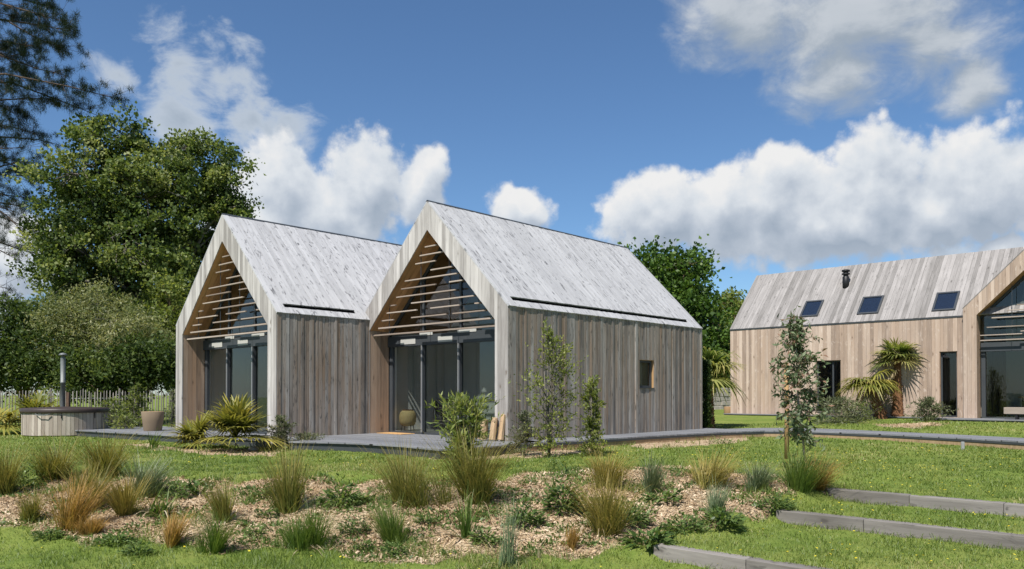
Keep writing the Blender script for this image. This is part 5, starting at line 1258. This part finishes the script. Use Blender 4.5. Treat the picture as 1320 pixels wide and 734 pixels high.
grp.links.new(q.m('ADD', field(GREY), q.m('ADD', q.m('MULTIPLY', q.m('SUBTRACT', n_w, .5), 1.5), q.m('MULTIPLY', bil, .2))), go.inputs[2])
tc = g.n('ShaderNodeTexCoord').outputs['Generated']
def sample(v):
    nd = g.n('ShaderNodeGroup'); nd.node_tree = grp; nt.links.new(v, nd.inputs[0]); return nd.outputs
a0 = sample(tc); up = tuple(Vector((-.35, -.1, .95)).normalized()*.03); a1 = sample(g.vm('NORMALIZE', g.vm('ADD', tc, up)))
maskT = g.mr(a0[0], .10, .58, 0, 1, 'SMOOTHSTEP'); maskG = g.m('MULTIPLY', g.mr(a0[2], .0, .75, 0, 1, 'SMOOTHSTEP'), .93); maskW = g.m('MULTIPLY', g.mr(a0[1], .05, .85, 0, 1, 'SMOOTHSTEP'), .82)
shT = g.mr(g.m('SUBTRACT', a0[0], a1[0]), -.75, 1.05, 0, 1); edge = g.mr(a0[0], .3, 2.0, 1, 0)
lit = g.m('MULTIPLY_ADD', shT, .85, g.m('MULTIPLY', edge, .30), clamp=True)  # sunlit tops and shaded undersides are put into the cloud colour
cT = g.ramp(lit, [(.16, (.40, .48, .59)), (.48, (.58, .65, .75)), (.76, (.82, .87, .93)), (1.0, (1.0, 1.0, 1.0))])
shW = g.mr(a0[1], .3, 1.7, 0, 1); cW = g.mix(shW, (.80, .87, .95, 1), (.46, .53, .60, 1))
bT = nt.nodes.new('ShaderNodeBackground'); nt.links.new(cT, bT.inputs[0]); bT.inputs[1].default_value = .56
bW = nt.nodes.new('ShaderNodeBackground'); nt.links.new(cW, bW.inputs[0]); bW.inputs[1].default_value = .54
shG = g.mr(g.m('SUBTRACT', a0[2], a1[2]), -.3, .45, 0, 1, 'SMOOTHSTEP'); eG = g.mr(a0[2], .2, 1.5, 1, 0)
cG = g.mix(g.m('MULTIPLY_ADD', shG, .6, g.m('MULTIPLY', eG, .35), clamp=True), (.34, .42, .51, 1), (.84, .88, .92, 1))
bG = nt.nodes.new('ShaderNodeBackground'); nt.links.new(cG, bG.inputs[0]); bG.inputs[1].default_value = .52; m0 = nt.nodes.new('ShaderNodeMixShader')
nt.links.new(maskG, m0.inputs[0]); nt.links.new(bg.outputs[0], m0.inputs[1]); nt.links.new(bG.outputs[0], m0.inputs[2])
m1 = nt.nodes.new('ShaderNodeMixShader'); m2 = nt.nodes.new('ShaderNodeMixShader')
nt.links.new(maskW, m1.inputs[0]); nt.links.new(m0.outputs[0], m1.inputs[1]); nt.links.new(bW.outputs[0], m1.inputs[2])
nt.links.new(maskT, m2.inputs[0]); nt.links.new(m1.outputs[0], m2.inputs[1]); nt.links.new(bT.outputs[0], m2.inputs[2]); nt.links.new(m2.outputs[0], out.inputs[0])
W.cycles.sampling_method = 'MANUAL'; W.cycles.sample_map_resolution = 512

cam = bpy.data.cameras.new('camera'); cam.sensor_width = 36; cam.lens = F/1320*36; cam.shift_y = (HY-367)/1320; cam.clip_end = 2000; cam.clip_start = .05
co = bpy.data.objects.new('camera', cam); COL.objects.link(co); co.location = (0, 0, CH); co.rotation_euler = (math.pi/2+PIT, 0, 0); scene.camera = co
vs = scene.view_settings; vs.view_transform = 'Standard'; vs.look = 'None'; vs.exposure = 0.62; vs.gamma = 1; vs.use_curve_mapping = False
scene.cycles.max_bounces = 8; scene.cycles.transparent_max_bounces = 12; scene.cycles.use_denoising = True
